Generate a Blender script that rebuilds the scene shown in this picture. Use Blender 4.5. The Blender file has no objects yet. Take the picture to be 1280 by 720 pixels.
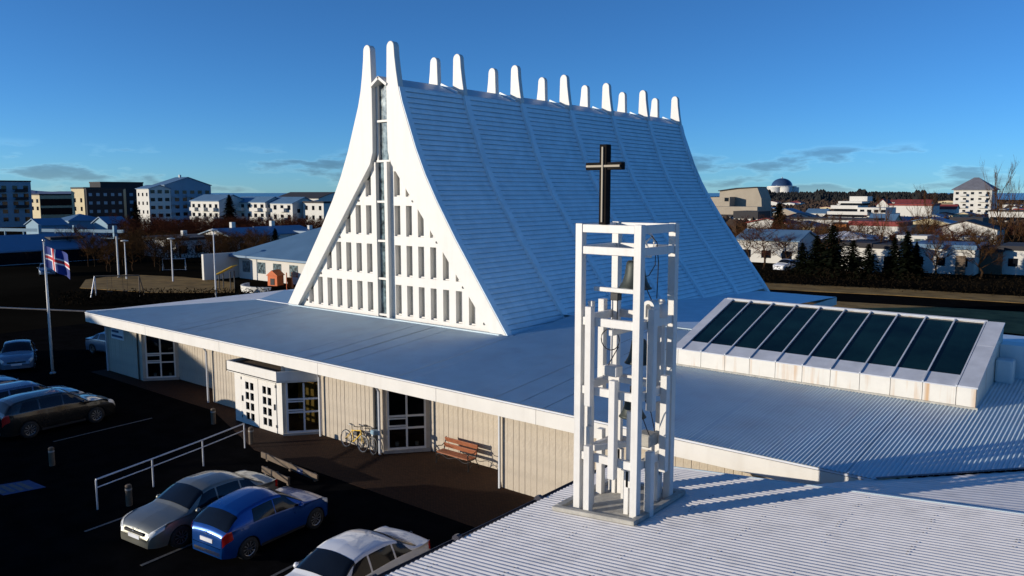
import bpy, math, random
from mathutils import Vector, Matrix

scene = bpy.context.scene
col = scene.collection
R = math.radians

# ---------------------------------------------------------------- camera
cam_d = bpy.data.cameras.new("camera")
cam = bpy.data.objects.new("camera", cam_d)
col.objects.link(cam)
cam.location = (0, 0, 10)
cam.rotation_euler = (R(90 - 6.786), 0, R(39.2))
cam_d.sensor_width = 36.0
cam_d.lens = 36.0 * 1000 / 1280
cam_d.clip_start = 0.3
cam_d.clip_end = 120000
scene.camera = cam

# ---------------------------------------------------------------- sky and sun
SUN_AZ, SUN_EL = 49.5, 8.5          # light travels towards +X +Y
world = bpy.data.worlds.new("World")
scene.world = world
world.use_nodes = True
nt = world.node_tree
for n in list(nt.nodes):
    nt.nodes.remove(n)
N = nt.nodes.new; LK = nt.links.new
out = N('ShaderNodeOutputWorld'); bg = N('ShaderNodeBackground')
sky = N('ShaderNodeTexSky'); sky.sky_type = 'NISHITA'; sky.sun_disc = False
sky.sun_elevation = R(SUN_EL)
sky.sun_rotation = R(270 - SUN_AZ)
sky.altitude = 0; sky.air_density = 0.6; sky.dust_density = 0.1; sky.ozone_density = 4.7
tc = N('ShaderNodeTexCoord')
sep = N('ShaderNodeSeparateXYZ'); LK(tc.outputs['Generated'], sep.inputs[0])
mp = N('ShaderNodeMapping'); mp.inputs['Scale'].default_value = (7.0, 7.0, 30.0); mp.inputs['Location'].default_value = (1.7, 8.3, 0.0)
LK(tc.outputs['Generated'], mp.inputs['Vector'])
nz = N('ShaderNodeTexNoise'); nz.inputs['Scale'].default_value = 1.5
nz.inputs['Detail'].default_value = 7; nz.inputs['Roughness'].default_value = 0.55
LK(mp.outputs[0], nz.inputs['Vector'])
rmp = N('ShaderNodeValToRGB'); rmp.color_ramp.elements[0].position = 0.50; rmp.color_ramp.elements[1].position = 0.63
LK(nz.outputs['Fac'], rmp.inputs[0])
band = N('ShaderNodeValToRGB')        # low cloud bank just above the horizon
e = band.color_ramp.elements
e[0].position = 0.0; e[0].color = (0.45, 0.45, 0.45, 1)
e[1].position = 0.058; e[1].color = (0, 0, 0, 1)
for p_, c_ in ((0.012, 0.75), (0.03, 1.0), (0.046, 0.8)):
    q = e.new(p_); q.color = (c_, c_, c_, 1)
LK(sep.outputs['Z'], band.inputs[0])
mul = N('ShaderNodeMath'); mul.operation = 'MULTIPLY'
LK(rmp.outputs[0], mul.inputs[0]); LK(band.outputs[0], mul.inputs[1])
cr2 = N('ShaderNodeValToRGB')         # bright thin edges, grey-mauve bodies
ce = cr2.color_ramp.elements
ce[0].position = 0.0; ce[0].color = (1, 1, 1, 1)
ce[1].position = 1.0; ce[1].color = (0.76, 0.64, 0.63, 1)
q = ce.new(0.22); q.color = (1.22, 1.10, 1.05, 1)
q = ce.new(0.65); q.color = (0.86, 0.74, 0.73, 1)
LK(mul.outputs[0], cr2.inputs[0])
wb = N('ShaderNodeMix'); wb.data_type = 'RGBA'; wb.blend_type = 'MULTIPLY'   # camera white balance of the sky
wb.inputs[0].default_value = 1.0; wb.inputs[7].default_value = (0.82, 1.06, 1.12, 1)
LK(sky.outputs[0], wb.inputs[6])
cl = N('ShaderNodeMix'); cl.data_type = 'RGBA'; cl.blend_type = 'MULTIPLY'; cl.inputs[0].default_value = 1.0
LK(wb.outputs[2], cl.inputs[6]); LK(cr2.outputs[0], cl.inputs[7])
LK(cl.outputs[2], bg.inputs['Color'])
bg.inputs['Strength'].default_value = 0.15
LK(bg.outputs[0], out.inputs[0])

sun_d = bpy.data.lights.new("sun", 'SUN')
sun_d.energy = 5.0; sun_d.angle = R(0.5); sun_d.color = (1.0, 0.90, 0.76)
sun = bpy.data.objects.new("sun", sun_d)
col.objects.link(sun)
dirv = Vector((math.cos(R(SUN_AZ)) * math.cos(R(SUN_EL)), math.sin(R(SUN_AZ)) * math.cos(R(SUN_EL)), -math.sin(R(SUN_EL))))
sun.rotation_euler = dirv.to_track_quat('-Z', 'Y').to_euler()
sun.location = (-30, -30, 40)

scene.view_settings.view_transform = 'Standard'
scene.view_settings.look = 'None'
scene.view_settings.exposure = 0.0
scene.view_settings.gamma = 1.0
scene.view_settings.use_curve_mapping = False
scene.cycles.max_bounces = 6
scene.cycles.transparent_max_bounces = 8

# ---------------------------------------------------------------- materials
MATS = {}
def mat(name, c, rough=0.6, metal=0.0, var=0.12, scale=2.0, bump=0.0, bscale=30.0, spec=0.5, coat=0.0, streak=None, detail=5):
    m = bpy.data.materials.new(name); m.use_nodes = True
    t = m.node_tree; b = t.nodes['Principled BSDF']
    tcn = t.nodes.new('ShaderNodeTexCoord')
    n1 = t.nodes.new('ShaderNodeTexNoise'); n1.inputs['Scale'].default_value = scale; n1.inputs['Detail'].default_value = detail
    n1.inputs['Roughness'].default_value = 0.6
    t.links.new(tcn.outputs['Object'], n1.inputs['Vector'])
    rp = t.nodes.new('ShaderNodeValToRGB')
    rp.color_ramp.elements[0].position = 0.3; rp.color_ramp.elements[1].position = 0.7
    rp.color_ramp.elements[0].color = tuple(max(0, x * (1 - var)) for x in c) + (1,)
    rp.color_ramp.elements[1].color = tuple(min(1, x * (1 + var)) for x in c) + (1,)
    t.links.new(n1.outputs['Fac'], rp.inputs[0])
    src = rp.outputs[0]
    if streak:                      # vertical run-off stains: (colour, amount, scale)
        sc, am, ss = streak
        mpn = t.nodes.new('ShaderNodeMapping'); mpn.inputs['Scale'].default_value = (ss, ss, ss * 0.06)
        t.links.new(tcn.outputs['Object'], mpn.inputs['Vector'])
        n2 = t.nodes.new('ShaderNodeTexNoise'); n2.inputs['Scale'].default_value = 1.0; n2.inputs['Detail'].default_value = 4
        t.links.new(mpn.outputs[0], n2.inputs['Vector'])
        r2 = t.nodes.new('ShaderNodeValToRGB'); r2.color_ramp.elements[0].position = 0.52; r2.color_ramp.elements[1].position = 0.75
        r2.color_ramp.elements[1].color = (am, am, am, 1)
        t.links.new(n2.outputs['Fac'], r2.inputs[0])
        mx = t.nodes.new('ShaderNodeMix'); mx.data_type = 'RGBA'
        mx.inputs[7].default_value = tuple(sc) + (1,)
        t.links.new(r2.outputs[0], mx.inputs[0]); t.links.new(src, mx.inputs[6])
        src = mx.outputs[2]
    t.links.new(src, b.inputs['Base Color'])
    rr = t.nodes.new('ShaderNodeMapRange'); rr.inputs[3].default_value = max(0.02, rough - 0.08); rr.inputs[4].default_value = min(1, rough + 0.08)
    t.links.new(n1.outputs['Fac'], rr.inputs[0]); t.links.new(rr.outputs[0], b.inputs['Roughness'])
    b.inputs['Metallic'].default_value = metal
    b.inputs['Specular IOR Level'].default_value = spec
    if coat:
        b.inputs['Coat Weight'].default_value = coat; b.inputs['Coat Roughness'].default_value = 0.05
    if bump:
        n3 = t.nodes.new('ShaderNodeTexNoise'); n3.inputs['Scale'].default_value = bscale; n3.inputs['Detail'].default_value = 4
        t.links.new(tcn.outputs['Object'], n3.inputs['Vector'])
        bp = t.nodes.new('ShaderNodeBump'); bp.inputs['Strength'].default_value = bump; bp.inputs['Distance'].default_value = 0.03
        t.links.new(n3.outputs['Fac'], bp.inputs['Height']); t.links.new(bp.outputs[0], b.inputs['Normal'])
    MATS[name] = m
    return m

def glass(name, tint=(0.6, 0.7, 0.7), gloss=0.12):
    m = bpy.data.materials.new(name); m.use_nodes = True
    t = m.node_tree; t.nodes.remove(t.nodes['Principled BSDF'])
    o = t.nodes['Material Output']
    tr = t.nodes.new('ShaderNodeBsdfTransparent'); tr.inputs[0].default_value = tuple(tint) + (1,)
    gl = t.nodes.new('ShaderNodeBsdfGlossy'); gl.inputs['Roughness'].default_value = 0.02
    fr = t.nodes.new('ShaderNodeFresnel'); fr.inputs[0].default_value = 1.5
    ad = t.nodes.new('ShaderNodeMath'); ad.operation = 'ADD'; ad.inputs[1].default_value = gloss * 0.3
    t.links.new(fr.outputs[0], ad.inputs[0])
    mx = t.nodes.new('ShaderNodeMixShader')
    t.links.new(ad.outputs[0], mx.inputs[0]); t.links.new(tr.outputs[0], mx.inputs[1]); t.links.new(gl.outputs[0], mx.inputs[2])
    t.links.new(mx.outputs[0], o.inputs['Surface'])
    MATS[name] = m
    return m

mat('white', (0.70, 0.675, 0.62), 0.55, var=0.05, scale=1.3, bump=0.05, bscale=18, streak=((0.55, 0.50, 0.42), 0.25, 3.0))
mat('white_tower', (0.68, 0.66, 0.615), 0.45, var=0.04, scale=4, streak=((0.5, 0.45, 0.36), 0.3, 9.0))
mat('wall', (0.49, 0.425, 0.335), 0.9, var=0.14, scale=2.2, bump=0.5, bscale=22)
mat('concrete', (0.34, 0.32, 0.29), 0.85, var=0.2, scale=3, bump=0.3, bscale=30)
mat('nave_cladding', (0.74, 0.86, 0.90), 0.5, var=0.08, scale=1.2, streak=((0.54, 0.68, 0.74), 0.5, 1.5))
mat('roof_sheet', (0.52, 0.63, 0.67), 0.42, var=0.07, scale=0.8, streak=((0.46, 0.49, 0.51), 0.4, 1.0))
mat('roof_sheet_pale', (0.77, 0.74, 0.71), 0.5, var=0.07, scale=1.5, streak=((0.4, 0.39, 0.38), 0.35, 2.0))
mat('flashing', (0.66, 0.68, 0.72), 0.4, var=0.06)
mat('skylight_white', (0.68, 0.65, 0.58), 0.5, var=0.05, scale=3, streak=((0.50, 0.26, 0.08), 0.75, 5.0))
mat('skylight_grey', (0.50, 0.52, 0.56), 0.5, var=0.12, scale=2)
mat('gutter', (0.035, 0.035, 0.05), 0.35, var=0.2)
mat('dark', (0.012, 0.012, 0.014), 0.6, var=0.2)
mat('black_metal', (0.015, 0.015, 0.017), 0.4, metal=0.3, var=0.2)
mat('window_dark', (0.006, 0.008, 0.012), 0.04, var=0.1, spec=0.35)
mat('skylight_glass', (0.003, 0.014, 0.014), 0.05, var=0.6, scale=0.7, spec=0.28)
mat('pane_beige', (0.52, 0.46, 0.36), 0.5, var=0.12, scale=1.5)
mat('stained_glass', (0.10, 0.14, 0.15), 0.12, var=0.95, scale=3.2, spec=0.7, detail=2)
mat('frame_grey', (0.55, 0.57, 0.60), 0.5, var=0.05)
mat('bronze', (0.035, 0.042, 0.036), 0.55, metal=0.4, var=0.3, scale=8)
mat('steel', (0.45, 0.44, 0.42), 0.35, metal=0.8, var=0.1)
mat('cross_black', (0.012, 0.010, 0.009), 0.9, var=0.3, scale=6, spec=0.1)
mat('light_tube', (0.34, 0.29, 0.21), 0.6, var=0.1)
mat('cable', (0.01, 0.01, 0.012), 0.6)
mat('rust_base', (0.38, 0.36, 0.31), 0.7, var=0.25, scale=6)
mat('timber_red', (0.30, 0.10, 0.042), 0.5, var=0.25, scale=9)
mat('timber_yellow', (0.75, 0.42, 0.08), 0.5, var=0.15, scale=5)
mat('timber_old', (0.12, 0.085, 0.055), 0.8, var=0.3, scale=7)
mat('rail', (0.62, 0.63, 0.65), 0.45, metal=0.2, var=0.1)
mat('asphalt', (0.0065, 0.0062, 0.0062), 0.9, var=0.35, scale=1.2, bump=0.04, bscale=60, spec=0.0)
mat('marking', (0.09, 0.09, 0.087), 0.7, var=0.35, scale=9)
mat('marking_blue', (0.02, 0.045, 0.14), 0.7, var=0.3, scale=9)
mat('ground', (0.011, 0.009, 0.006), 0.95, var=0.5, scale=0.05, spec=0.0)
mat('grass_dead', (0.27, 0.165, 0.055), 0.95, var=0.4, scale=0.6, bump=0.6, bscale=9, spec=0.1)
mat('water', (0.015, 0.05, 0.11), 0.25, var=0.1, scale=0.001)
mat('mountain', (0.10, 0.16, 0.26), 0.95, var=0.15, scale=0.001)  # blue of the distance haze mixed into the colour
mat('brown_wood', (0.05, 0.028, 0.014), 0.95, var=0.6, scale=0.03)
mat('forest', (0.008, 0.008, 0.006), 0.95, var=0.5, scale=0.05)
mat('bark', (0.045, 0.027, 0.015), 0.9, var=0.3, scale=3, spec=0.0)
mat('twig', (0.075, 0.038, 0.016), 0.9, var=0.35, scale=1.5, spec=0.0)
mat('twig_red', (0.065, 0.023, 0.013), 0.9, var=0.35, scale=1.5, spec=0.0)
mat('needles', (0.007, 0.009, 0.005), 0.9, var=0.5, scale=2, spec=0.0)
mat('hedge', (0.011, 0.008, 0.005), 0.95, var=0.5, scale=3, spec=0.0)
mat('plaster', (0.60, 0.58, 0.52), 0.8, var=0.05, scale=0.3)
mat('plaster_tan', (0.34, 0.29, 0.22), 0.85, var=0.12, scale=0.2)
mat('plaster_yellow', (0.55, 0.46, 0.28), 0.85, var=0.1, scale=0.3)
mat('plaster_dark', (0.02, 0.019, 0.022), 0.85, var=0.25, scale=0.3)
mat('plaster_shade_blue', (0.20, 0.31, 0.39), 0.85, var=0.06, scale=0.3)  # pale walls in shade get this blue as colour; basket is truly blue
mat('plaster_orange', (0.55, 0.20, 0.05), 0.85, var=0.15, scale=0.6)
mat('metal_roof_blue', (0.10, 0.19, 0.29), 0.5, var=0.1, scale=0.4)
mat('roof_dark', (0.022, 0.020, 0.022), 0.8, var=0.3, scale=0.5)
mat('roof_red', (0.22, 0.035, 0.03), 0.8, var=0.2, scale=0.5)
mat('roof_slate', (0.16, 0.16, 0.18), 0.7, var=0.15, scale=0.5)
mat('dome_blue', (0.03, 0.06, 0.13), 0.15, var=0.1)
mat('orange', (0.75, 0.16, 0.03), 0.6, var=0.1)
mat('yellow', (0.80, 0.50, 0.03), 0.6, var=0.1)
mat('tyre', (0.010, 0.010, 0.010), 0.8)
mat('rim', (0.35, 0.36, 0.38), 0.35, metal=0.8, var=0.1)
mat('lamp_red', (0.45, 0.012, 0.01), 0.2, coat=0.5)
mat('lamp_clear', (0.75, 0.75, 0.70), 0.12, coat=0.6)
mat('plate', (0.7, 0.71, 0.73), 0.5)
mat('flag_blue', (0.012, 0.035, 0.22), 0.8, var=0.08)
mat('flag_red', (0.55, 0.02, 0.03), 0.8, var=0.08)
mat('flag_white', (0.8, 0.8, 0.8), 0.8, var=0.04)
mat('car_silver', (0.19, 0.19, 0.16), 0.4, metal=0.5, var=0.04, coat=0.8)
mat('car_blue', (0.003, 0.06, 0.27), 0.3, metal=0.5, var=0.04, coat=0.5)
mat('car_white', (0.70, 0.71, 0.73), 0.3, var=0.03, coat=0.8)
mat('car_black', (0.018, 0.016, 0.014), 0.25, metal=0.3, var=0.05, coat=0.9)
mat('car_navy', (0.05, 0.10, 0.20), 0.28, metal=0.3, var=0.05, coat=0.9)
mat('car_pale', (0.16, 0.22, 0.30), 0.3, metal=0.3, var=0.05, coat=0.9)
mat('seat_cloth', (0.10, 0.11, 0.08), 0.9)
glass('window_glass', (0.55, 0.58, 0.55), 0.1)

# paving: red-brown block paving as fine pattern
m = bpy.data.materials.new('paving'); m.use_nodes = True
t = m.node_tree; b = t.nodes['Principled BSDF']
tcn = t.nodes.new('ShaderNodeTexCoord'); bt = t.nodes.new('ShaderNodeTexBrick')
bt.inputs['Scale'].default_value = 4.0; bt.inputs['Color1'].default_value = (0.055, 0.027, 0.015, 1); bt.inputs['Color2'].default_value = (0.036, 0.019, 0.012, 1)
bt.inputs['Mortar'].default_value = (0.014, 0.010, 0.008, 1); bt.inputs['Mortar Size'].default_value = 0.025
t.links.new(tcn.outputs['Object'], bt.inputs['Vector']); t.links.new(bt.outputs['Color'], b.inputs['Base Color'])
bp = t.nodes.new('ShaderNodeBump'); bp.inputs['Strength'].default_value = 0.6; bp.inputs['Distance'].default_value = 0.02
bp.invert = True
t.links.new(bt.outputs['Fac'], bp.inputs['Height']); t.links.new(bp.outputs[0], b.inputs['Normal'])
b.inputs['Roughness'].default_value = 0.9; b.inputs['Specular IOR Level'].default_value = 0.1
MATS['paving'] = m

# ---------------------------------------------------------------- mesh helpers
class MB:
    def __init__(s):
        s.v = []; s.f = []; s.mi = []; s.cur = 0
    def add(s, vs, fs):
        o = len(s.v); s.v += [tuple(p) for p in vs]
        for f in fs:
            s.f.append([i + o for i in f]); s.mi.append(s.cur)
        return s
    def box(s, x0, x1, y0, y1, z0, z1):
        vs = [(x0, y0, z0), (x1, y0, z0), (x1, y1, z0), (x0, y1, z0), (x0, y0, z1), (x1, y0, z1), (x1, y1, z1), (x0, y1, z1)]
        return s.add(vs, [(3, 2, 1, 0), (4, 5, 6, 7), (0, 1, 5, 4), (1, 2, 6, 5), (2, 3, 7, 6), (3, 0, 4, 7)])
    def bar(s, p, q, w, h, up=(0, 0, 1)):
        p = Vector(p); q = Vector(q); d = (q - p).normalized()
        upv = Vector(up)
        if abs(d.dot(upv)) > 0.99: upv = Vector((0, 1, 0))
        a = d.cross(upv).normalized() * (w / 2); c = a.cross(d).normalized() * (h / 2)
        vs = [p - a - c, p + a - c, p + a + c, p - a + c, q - a - c, q + a - c, q + a + c, q - a + c]
        return s.add(vs, [(0, 1, 2, 3), (7, 6, 5, 4), (4, 5, 1, 0), (5, 6, 2, 1), (6, 7, 3, 2), (7, 4, 0, 3)])
    def tube(s, pts, r, n=8, cap=True):
        pts = [Vector(p) for p in pts]; k = len(pts)
        rs = r if isinstance(r, (list, tuple)) else [r] * k
        rings = []
        for i, p in enumerate(pts):
            d = (pts[min(i + 1, k - 1)] - pts[max(i - 1, 0)]).normalized()
            ref = Vector((0, 0, 1)) if abs(d.z) < 0.95 else Vector((1, 0, 0))
            a = d.cross(ref).normalized(); c = d.cross(a).normalized()
            rings.append([p + (a * math.cos(2 * math.pi * j / n) + c * math.sin(2 * math.pi * j / n)) * rs[i] for j in range(n)])
        vs = [x for g in rings for x in g]; fs = []
        for i in range(k - 1):
            for j in range(n):
                fs.append((i * n + j, i * n + (j + 1) % n, (i + 1) * n + (j + 1) % n, (i + 1) * n + j))
        if cap:
            fs.append(tuple(range(n - 1, -1, -1))); fs.append(tuple((k - 1) * n + j for j in range(n)))
        return s.add(vs, fs)
    def lathe(s, prof, n=20, o=(0, 0, 0)):
        vs = []; fs = []; k = len(prof)
        for r, z in prof:
            for j in range(n):
                a = 2 * math.pi * j / n
                vs.append((o[0] + r * math.cos(a), o[1] + r * math.sin(a), o[2] + z))
        for i in range(k - 1):
            for j in range(n):
                fs.append((i * n + j, i * n + (j + 1) % n, (i + 1) * n + (j + 1) % n, (i + 1) * n + j))
        return s.add(vs, fs)
    def prism(s, poly, y0, y1):
        """poly: list of (x, z), extruded along Y"""
        k = len(poly)
        vs = [(x, y0, z) for x, z in poly] + [(x, y1, z) for x, z in poly]
        fs = [tuple(range(k)), tuple(range(2 * k - 1, k - 1, -1))]
        for i in range(k):
            j = (i + 1) % k; fs.append((j, i, i + k, j + k))
        return s.add(vs, fs)
    def slab(s, poly, z0, z1):
        """poly: list of (x, y), extruded along Z"""
        k = len(poly)
        vs = [(x, y, z0) for x, y in poly] + [(x, y, z1) for x, y in poly]
        fs = [tuple(range(k - 1, -1, -1)), tuple(range(k, 2 * k))]
        for i in range(k):
            j = (i + 1) % k; fs.append((i, j, j + k, i + k))
        return s.add(vs, fs)
    def mesh(s, name, m, smooth=False):
        me = bpy.data.meshes.new(name)
        me.from_pydata(s.v, [], s.f)
        for mm in (m if isinstance(m, (list, tuple)) else [m]):
            me.materials.append(MATS[mm])
        if isinstance(m, (list, tuple)) and len(m) > 1:
            me.polygons.foreach_set('material_index', s.mi)
        if smooth:
            me.polygons.foreach_set('use_smooth', [True] * len(me.polygons))
        me.update()
        return me
    def build(s, name, m, parent=None, smooth=False):
        return link(name, s.mesh(name, m, smooth), parent)

def link(name, me, parent=None, loc=None):
    o = bpy.data.objects.new(name, me); col.objects.link(o)
    if parent is not None:
        o.parent = parent
        if parent.get('world_parts'):       # thing whose parts are modelled in site coordinates
            o.location = -parent.location
    if loc is not None:
        o.location = loc
    return o

def tag(o, label, cat, group=None):
    o['label'] = label; o['category'] = cat
    if group: o['group'] = group
    return o

def thing(name, label, cat, loc=(0, 0, 0), rz=0.0, group=None, world_parts=False):
    o = bpy.data.objects.new(name, None); col.objects.link(o)
    o.empty_display_size = 0.3
    o.location = loc; o.rotation_euler = (0, 0, rz)
    if world_parts: o['world_parts'] = 1
    return tag(o, label, cat, group)

def structure(o):
    o['kind'] = 'structure'; return o

def copy_tree(o, parent=None):
    c = o.copy(); col.objects.link(c)
    if parent is not None: c.parent = parent
    for ch in list(o.children):
        copy_tree(ch, c)
    return c

def bevel(o, w=0.01, seg=1):
    md = o.modifiers.new('bevel', 'BEVEL'); md.width = w; md.segments = seg; md.limit_method = 'ANGLE'
    return o

def interp(tab, t):
    if t <= tab[0][0]: return tab[0][1]
    for (a, va), (b_, vb) in zip(tab, tab[1:]):
        if t <= b_:
            return va + (vb - va) * (t - a) / (b_ - a)
    return tab[-1][1]

def smooth(tab, t):
    """monotone cubic through a table of (x, value)"""
    n = len(tab)
    if t <= tab[0][0]: return tab[0][1]
    if t >= tab[-1][0]: return tab[-1][1]
    i = 0
    while tab[i + 1][0] < t: i += 1
    d = lambda k: (tab[k + 1][1] - tab[k][1]) / (tab[k + 1][0] - tab[k][0])
    def tan_(k):
        if k == 0: return d(0)
        if k == n - 1: return d(n - 2)
        a, c = d(k - 1), d(k)
        return 0.0 if a * c <= 0 else 2 * a * c / (a + c)
    h = tab[i + 1][0] - tab[i][0]; s = (t - tab[i][0]) / h
    return ((2 * s ** 3 - 3 * s ** 2 + 1) * tab[i][1] + (s ** 3 - 2 * s ** 2 + s) * h * tan_(i)
            + (-2 * s ** 3 + 3 * s ** 2) * tab[i + 1][1] + (s ** 3 - s ** 2) * h * tan_(i + 1))

# ================================================================ TERRAIN
def terrain_z(x, y):
    r = math.hypot(x, y)
    z = 0.0
    if r > 150: z -= 5.0 * min(1, (r - 150) / 280.0)
    b = math.degrees(math.atan2(y, x))
    # wooded hill under the domed building, between the church and the sea
    if r > 500 and 80 < b < 125:
        w = math.exp(-((b - 112) / 11.0) ** 2) * 9 + math.exp(-((b - 103) / 6.0) ** 2) * 5
        z += w * math.exp(-((r - 1450) / 420.0) ** 2)
    if r > 1900: z -= 14 * min(1, (r - 1900) / 700.0)
    return z - 0.004

rings = [0, 15, 30, 45, 60, 80, 100, 125, 150, 180, 215, 260, 310, 370, 440, 520, 620, 740, 860, 1000, 1150, 1300, 1450, 1600, 1750, 1900, 2200, 2600, 3200]
g = MB(); NA = 144
vs = [(0, 0, -0.004)]
for r in rings[1:]:
    for j in range(NA):
        a = 2 * math.pi * j / NA
        x, y = r * math.cos(a), r * math.sin(a); vs.append((x, y, terrain_z(x, y)))
fs = [(0, 1 + j, 1 + (j + 1) % NA) for j in range(NA)]
for i in range(len(rings) - 2):
    o = 1 + i * NA
    for j in range(NA):
        fs.append((o + j, o + NA + j, o + NA + (j + 1) % NA, o + (j + 1) % NA))
g.add(vs, fs)
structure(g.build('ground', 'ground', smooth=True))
g = MB(); g.add([(90000 * math.cos(2 * math.pi * j / 64), 90000 * math.sin(2 * math.pi * j / 64), -13.0) for j in range(64)], [tuple(range(64))])
structure(g.build('sea', 'water'))
# low mountain across the bay on the left
g = MB(); rnd = random.Random(5); top = []; K = 60
for i in range(K + 1):
    b = R(152 + 26 * i / K); d = 15000
    t_ = i / K
    h = 40 + 150 * math.exp(-((t_ - 0.55) / 0.20) ** 2) + 25 * math.sin(t_ * 17) + rnd.uniform(-8, 8)
    if t_ < 0.12: h *= t_ / 0.12
    top.append((d * math.cos(b), d * math.sin(b), h))
vs = []
for (x, y, h) in top:
    vs += [(x * 0.93, y * 0.93, -14), (x, y, h), (x * 1.12, y * 1.12, -14)]
fs = []
for i in range(K):
    fs += [(3 * i, 3 * i + 3, 3 * i + 4, 3 * i + 1), (3 * i + 1, 3 * i + 4, 3 * i + 5, 3 * i + 2)]
g.add(vs, fs); structure(g.build('mountain', 'mountain', smooth=True))

# car park, paving, lawns, road
def sheet(name, poly, z, m):
    g = MB(); g.slab(poly, z - 0.2, z); return structure(g.build(name, m))
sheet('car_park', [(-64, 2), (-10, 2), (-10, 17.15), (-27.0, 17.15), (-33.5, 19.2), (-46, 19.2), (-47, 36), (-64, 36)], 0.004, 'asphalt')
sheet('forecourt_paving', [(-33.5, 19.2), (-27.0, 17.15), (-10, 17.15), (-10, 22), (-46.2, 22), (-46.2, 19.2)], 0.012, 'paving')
sheet('playground_lawn', [(-88.51, 36.21), (-78.88, 38.90), (-72.23, 44.32), (-80.36, 49.31), (-90.38, 48.88), (-98.89, 45.81), (-96.38, 40.12)], 0.03, 'grass_dead')  # grass, its outline cut to the strip the sun should light
sheet('church_lawn', [(-25.66, 69.40), (-5.98, 66.09), (-7.18, 79.31), (-26.63, 75.07)], 0.03, 'grass_dead')  # grass set on darkened ground where sunlight should show
sheet('street_verge', [(-44, 78), (-20, 84), (10, 88), (11, 93), (-20, 90), (-46, 84)], 0.03, 'grass_dead')
sheet('street', [(-60, 70), (-20, 76), (30, 82), (30, 87), (-20, 83), (-62, 77)], 0.02, 'asphalt')
g = MB()
g.bar((-80, 24.5, 0.06), (-62, 33.0, 0.06), 0.15, 0.10)
structure(g.build('kerb', 'gutter'))
g = MB()
for x0 in (-29.6, -27.0, -24.3, -21.3, -17.9):
    pass
ang = R(97.0); ux, uy = math.cos(ang), math.sin(ang)
def bay_line(x, y, L):
    g.bar((x, y, 0.012), (x + ux * L, y + uy * L, 0.012), 0.10, 0.008)
bay_line(-17.25, 9.6, 5.0); bay_line(-20.75, 9.6, 5.0); bay_line(-24.2, 9.6, 3.6)
g.bar((-34.2, 12.6, 0.012), (-34.45, 16.8, 0.012), 0.10, 0.008)
g.bar((-39.9, 12.6, 0.012), (-40.1, 16.8, 0.012), 0.10, 0.008)
structure(g.build('bay_markings', 'marking'))
# worn blue-and-white parking patch painted on the asphalt
g = MB(); g.slab([(-30.6, 9.05), (-29.3, 9.15), (-29.0, 10.35), (-30.2, 10.25)], 0.006, 0.012)
pm = g.build('parking_patch', 'marking_blue'); structure(pm)
g = MB()
for k in range(4):
    g.bar((-30.45 + 0.10 * k, 9.18 + 0.24 * k, 0.0145), (-29.5 + 0.10 * k, 9.25 + 0.24 * k, 0.0145), 0.15, 0.005)
g.build('painted_symbol', 'marking', pm)

# ================================================================ CHURCH
ch = thing('church', 'white A-frame church with concave blue-grey roof, curved ribs and low metal-roofed base', 'church', (-28.85, 30.0, 0), world_parts=True)
EAVE_Y, EAVE_Z, SL = 19.10, 3.45, 0.0854
CX = -28.88
def roof_z(y): return EAVE_Z + SL * (y - EAVE_Y)

# ---- facade walls: zig-zag of vertical split-face panels
def wall_run(p, q, z0, z1, parent, w=0.25, m='wall', depth=0.12):
    p = Vector(p + (0,)); q = Vector(q + (0,)); L = (q - p).length; n = max(1, round(L / w)); st = L / n
    d = (q - p).normalized(); nrm = Vector((d.y, -d.x, 0))     # outward (right-hand side of p->q)
    rnd = random.Random(int(abs(p.x * 31 + q.y * 7)))
    back = MB()
    a = p + nrm * 0.001; c = q + nrm * 0.001
    back.add([a + Vector((0, 0, z0)), c + Vector((0, 0, z0)), c + Vector((0, 0, z1)), a + Vector((0, 0, z1)),
              a - nrm * 0.2 + Vector((0, 0, z0)), c - nrm * 0.2 + Vector((0, 0, z0)), c - nrm * 0.2 + Vector((0, 0, z1)), a - nrm * 0.2 + Vector((0, 0, z1))],
             [(0, 1, 2, 3), (7, 6, 5, 4), (3, 2, 6, 7), (4, 0, 3, 7), (1, 5, 6, 2)])
    wl = back.build('wall', 'wall', parent)
    g = MB(); hw = st / 2 - 0.004
    g.add([(-hw, 0.0, 0), (hw, 0.0, 0), (hw, 0.0, z1 - z0), (-hw, 0.0, z1 - z0), (-hw + 0.012, -0.028, 0.0), (hw - 0.012, -0.028, 0.0), (hw - 0.012, -0.028, z1 - z0), (-hw + 0.012, -0.028, z1 - z0)],
          [(4, 5, 6, 7), (0, 4, 7, 3), (5, 1, 2, 6), (7, 6, 2, 3), (0, 1, 5, 4)])
    me = g.mesh('wall_panel', m)
    for i in range(n):
        c = p + d * (st * (i + 0.5))
        o = link('wall_panel', me, wl, (c.x, c.y, z0)) if not parent.get('world_parts') else link('wall_panel', me, wl)
        o.location = (c.x - nrm.x * 0.018 + nrm.x * rnd.uniform(-0.006, 0.006), c.y - nrm.y * 0.018 + nrm.y * rnd.uniform(-0.006, 0.006), z0)
        o.rotation_euler = (0, 0, math.atan2(d.y, d.x))
    return wl
ZW = 2.92
runs = [((-45.9, 20.05), (-41.8, 20.05)), ((-40.65, 21.45), (-36.2, 21.45)), ((-36.2, 21.45), (-34.9, 20.05)), ((-34.9, 20.05), (-31.25, 20.05)),
        ((-26.5, 20.05), (-22.75, 20.05)), ((-21.6, 21.45), (-18.1, 21.45)), ((-18.1, 21.45), (-16.9, 20.2)), ((-16.9, 20.2), (-4.9, 20.2))]
for p, q in runs:
    wall_run(p, q, 0.0, ZW, ch)
g = MB()   # side and rear walls, mostly hidden
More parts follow.
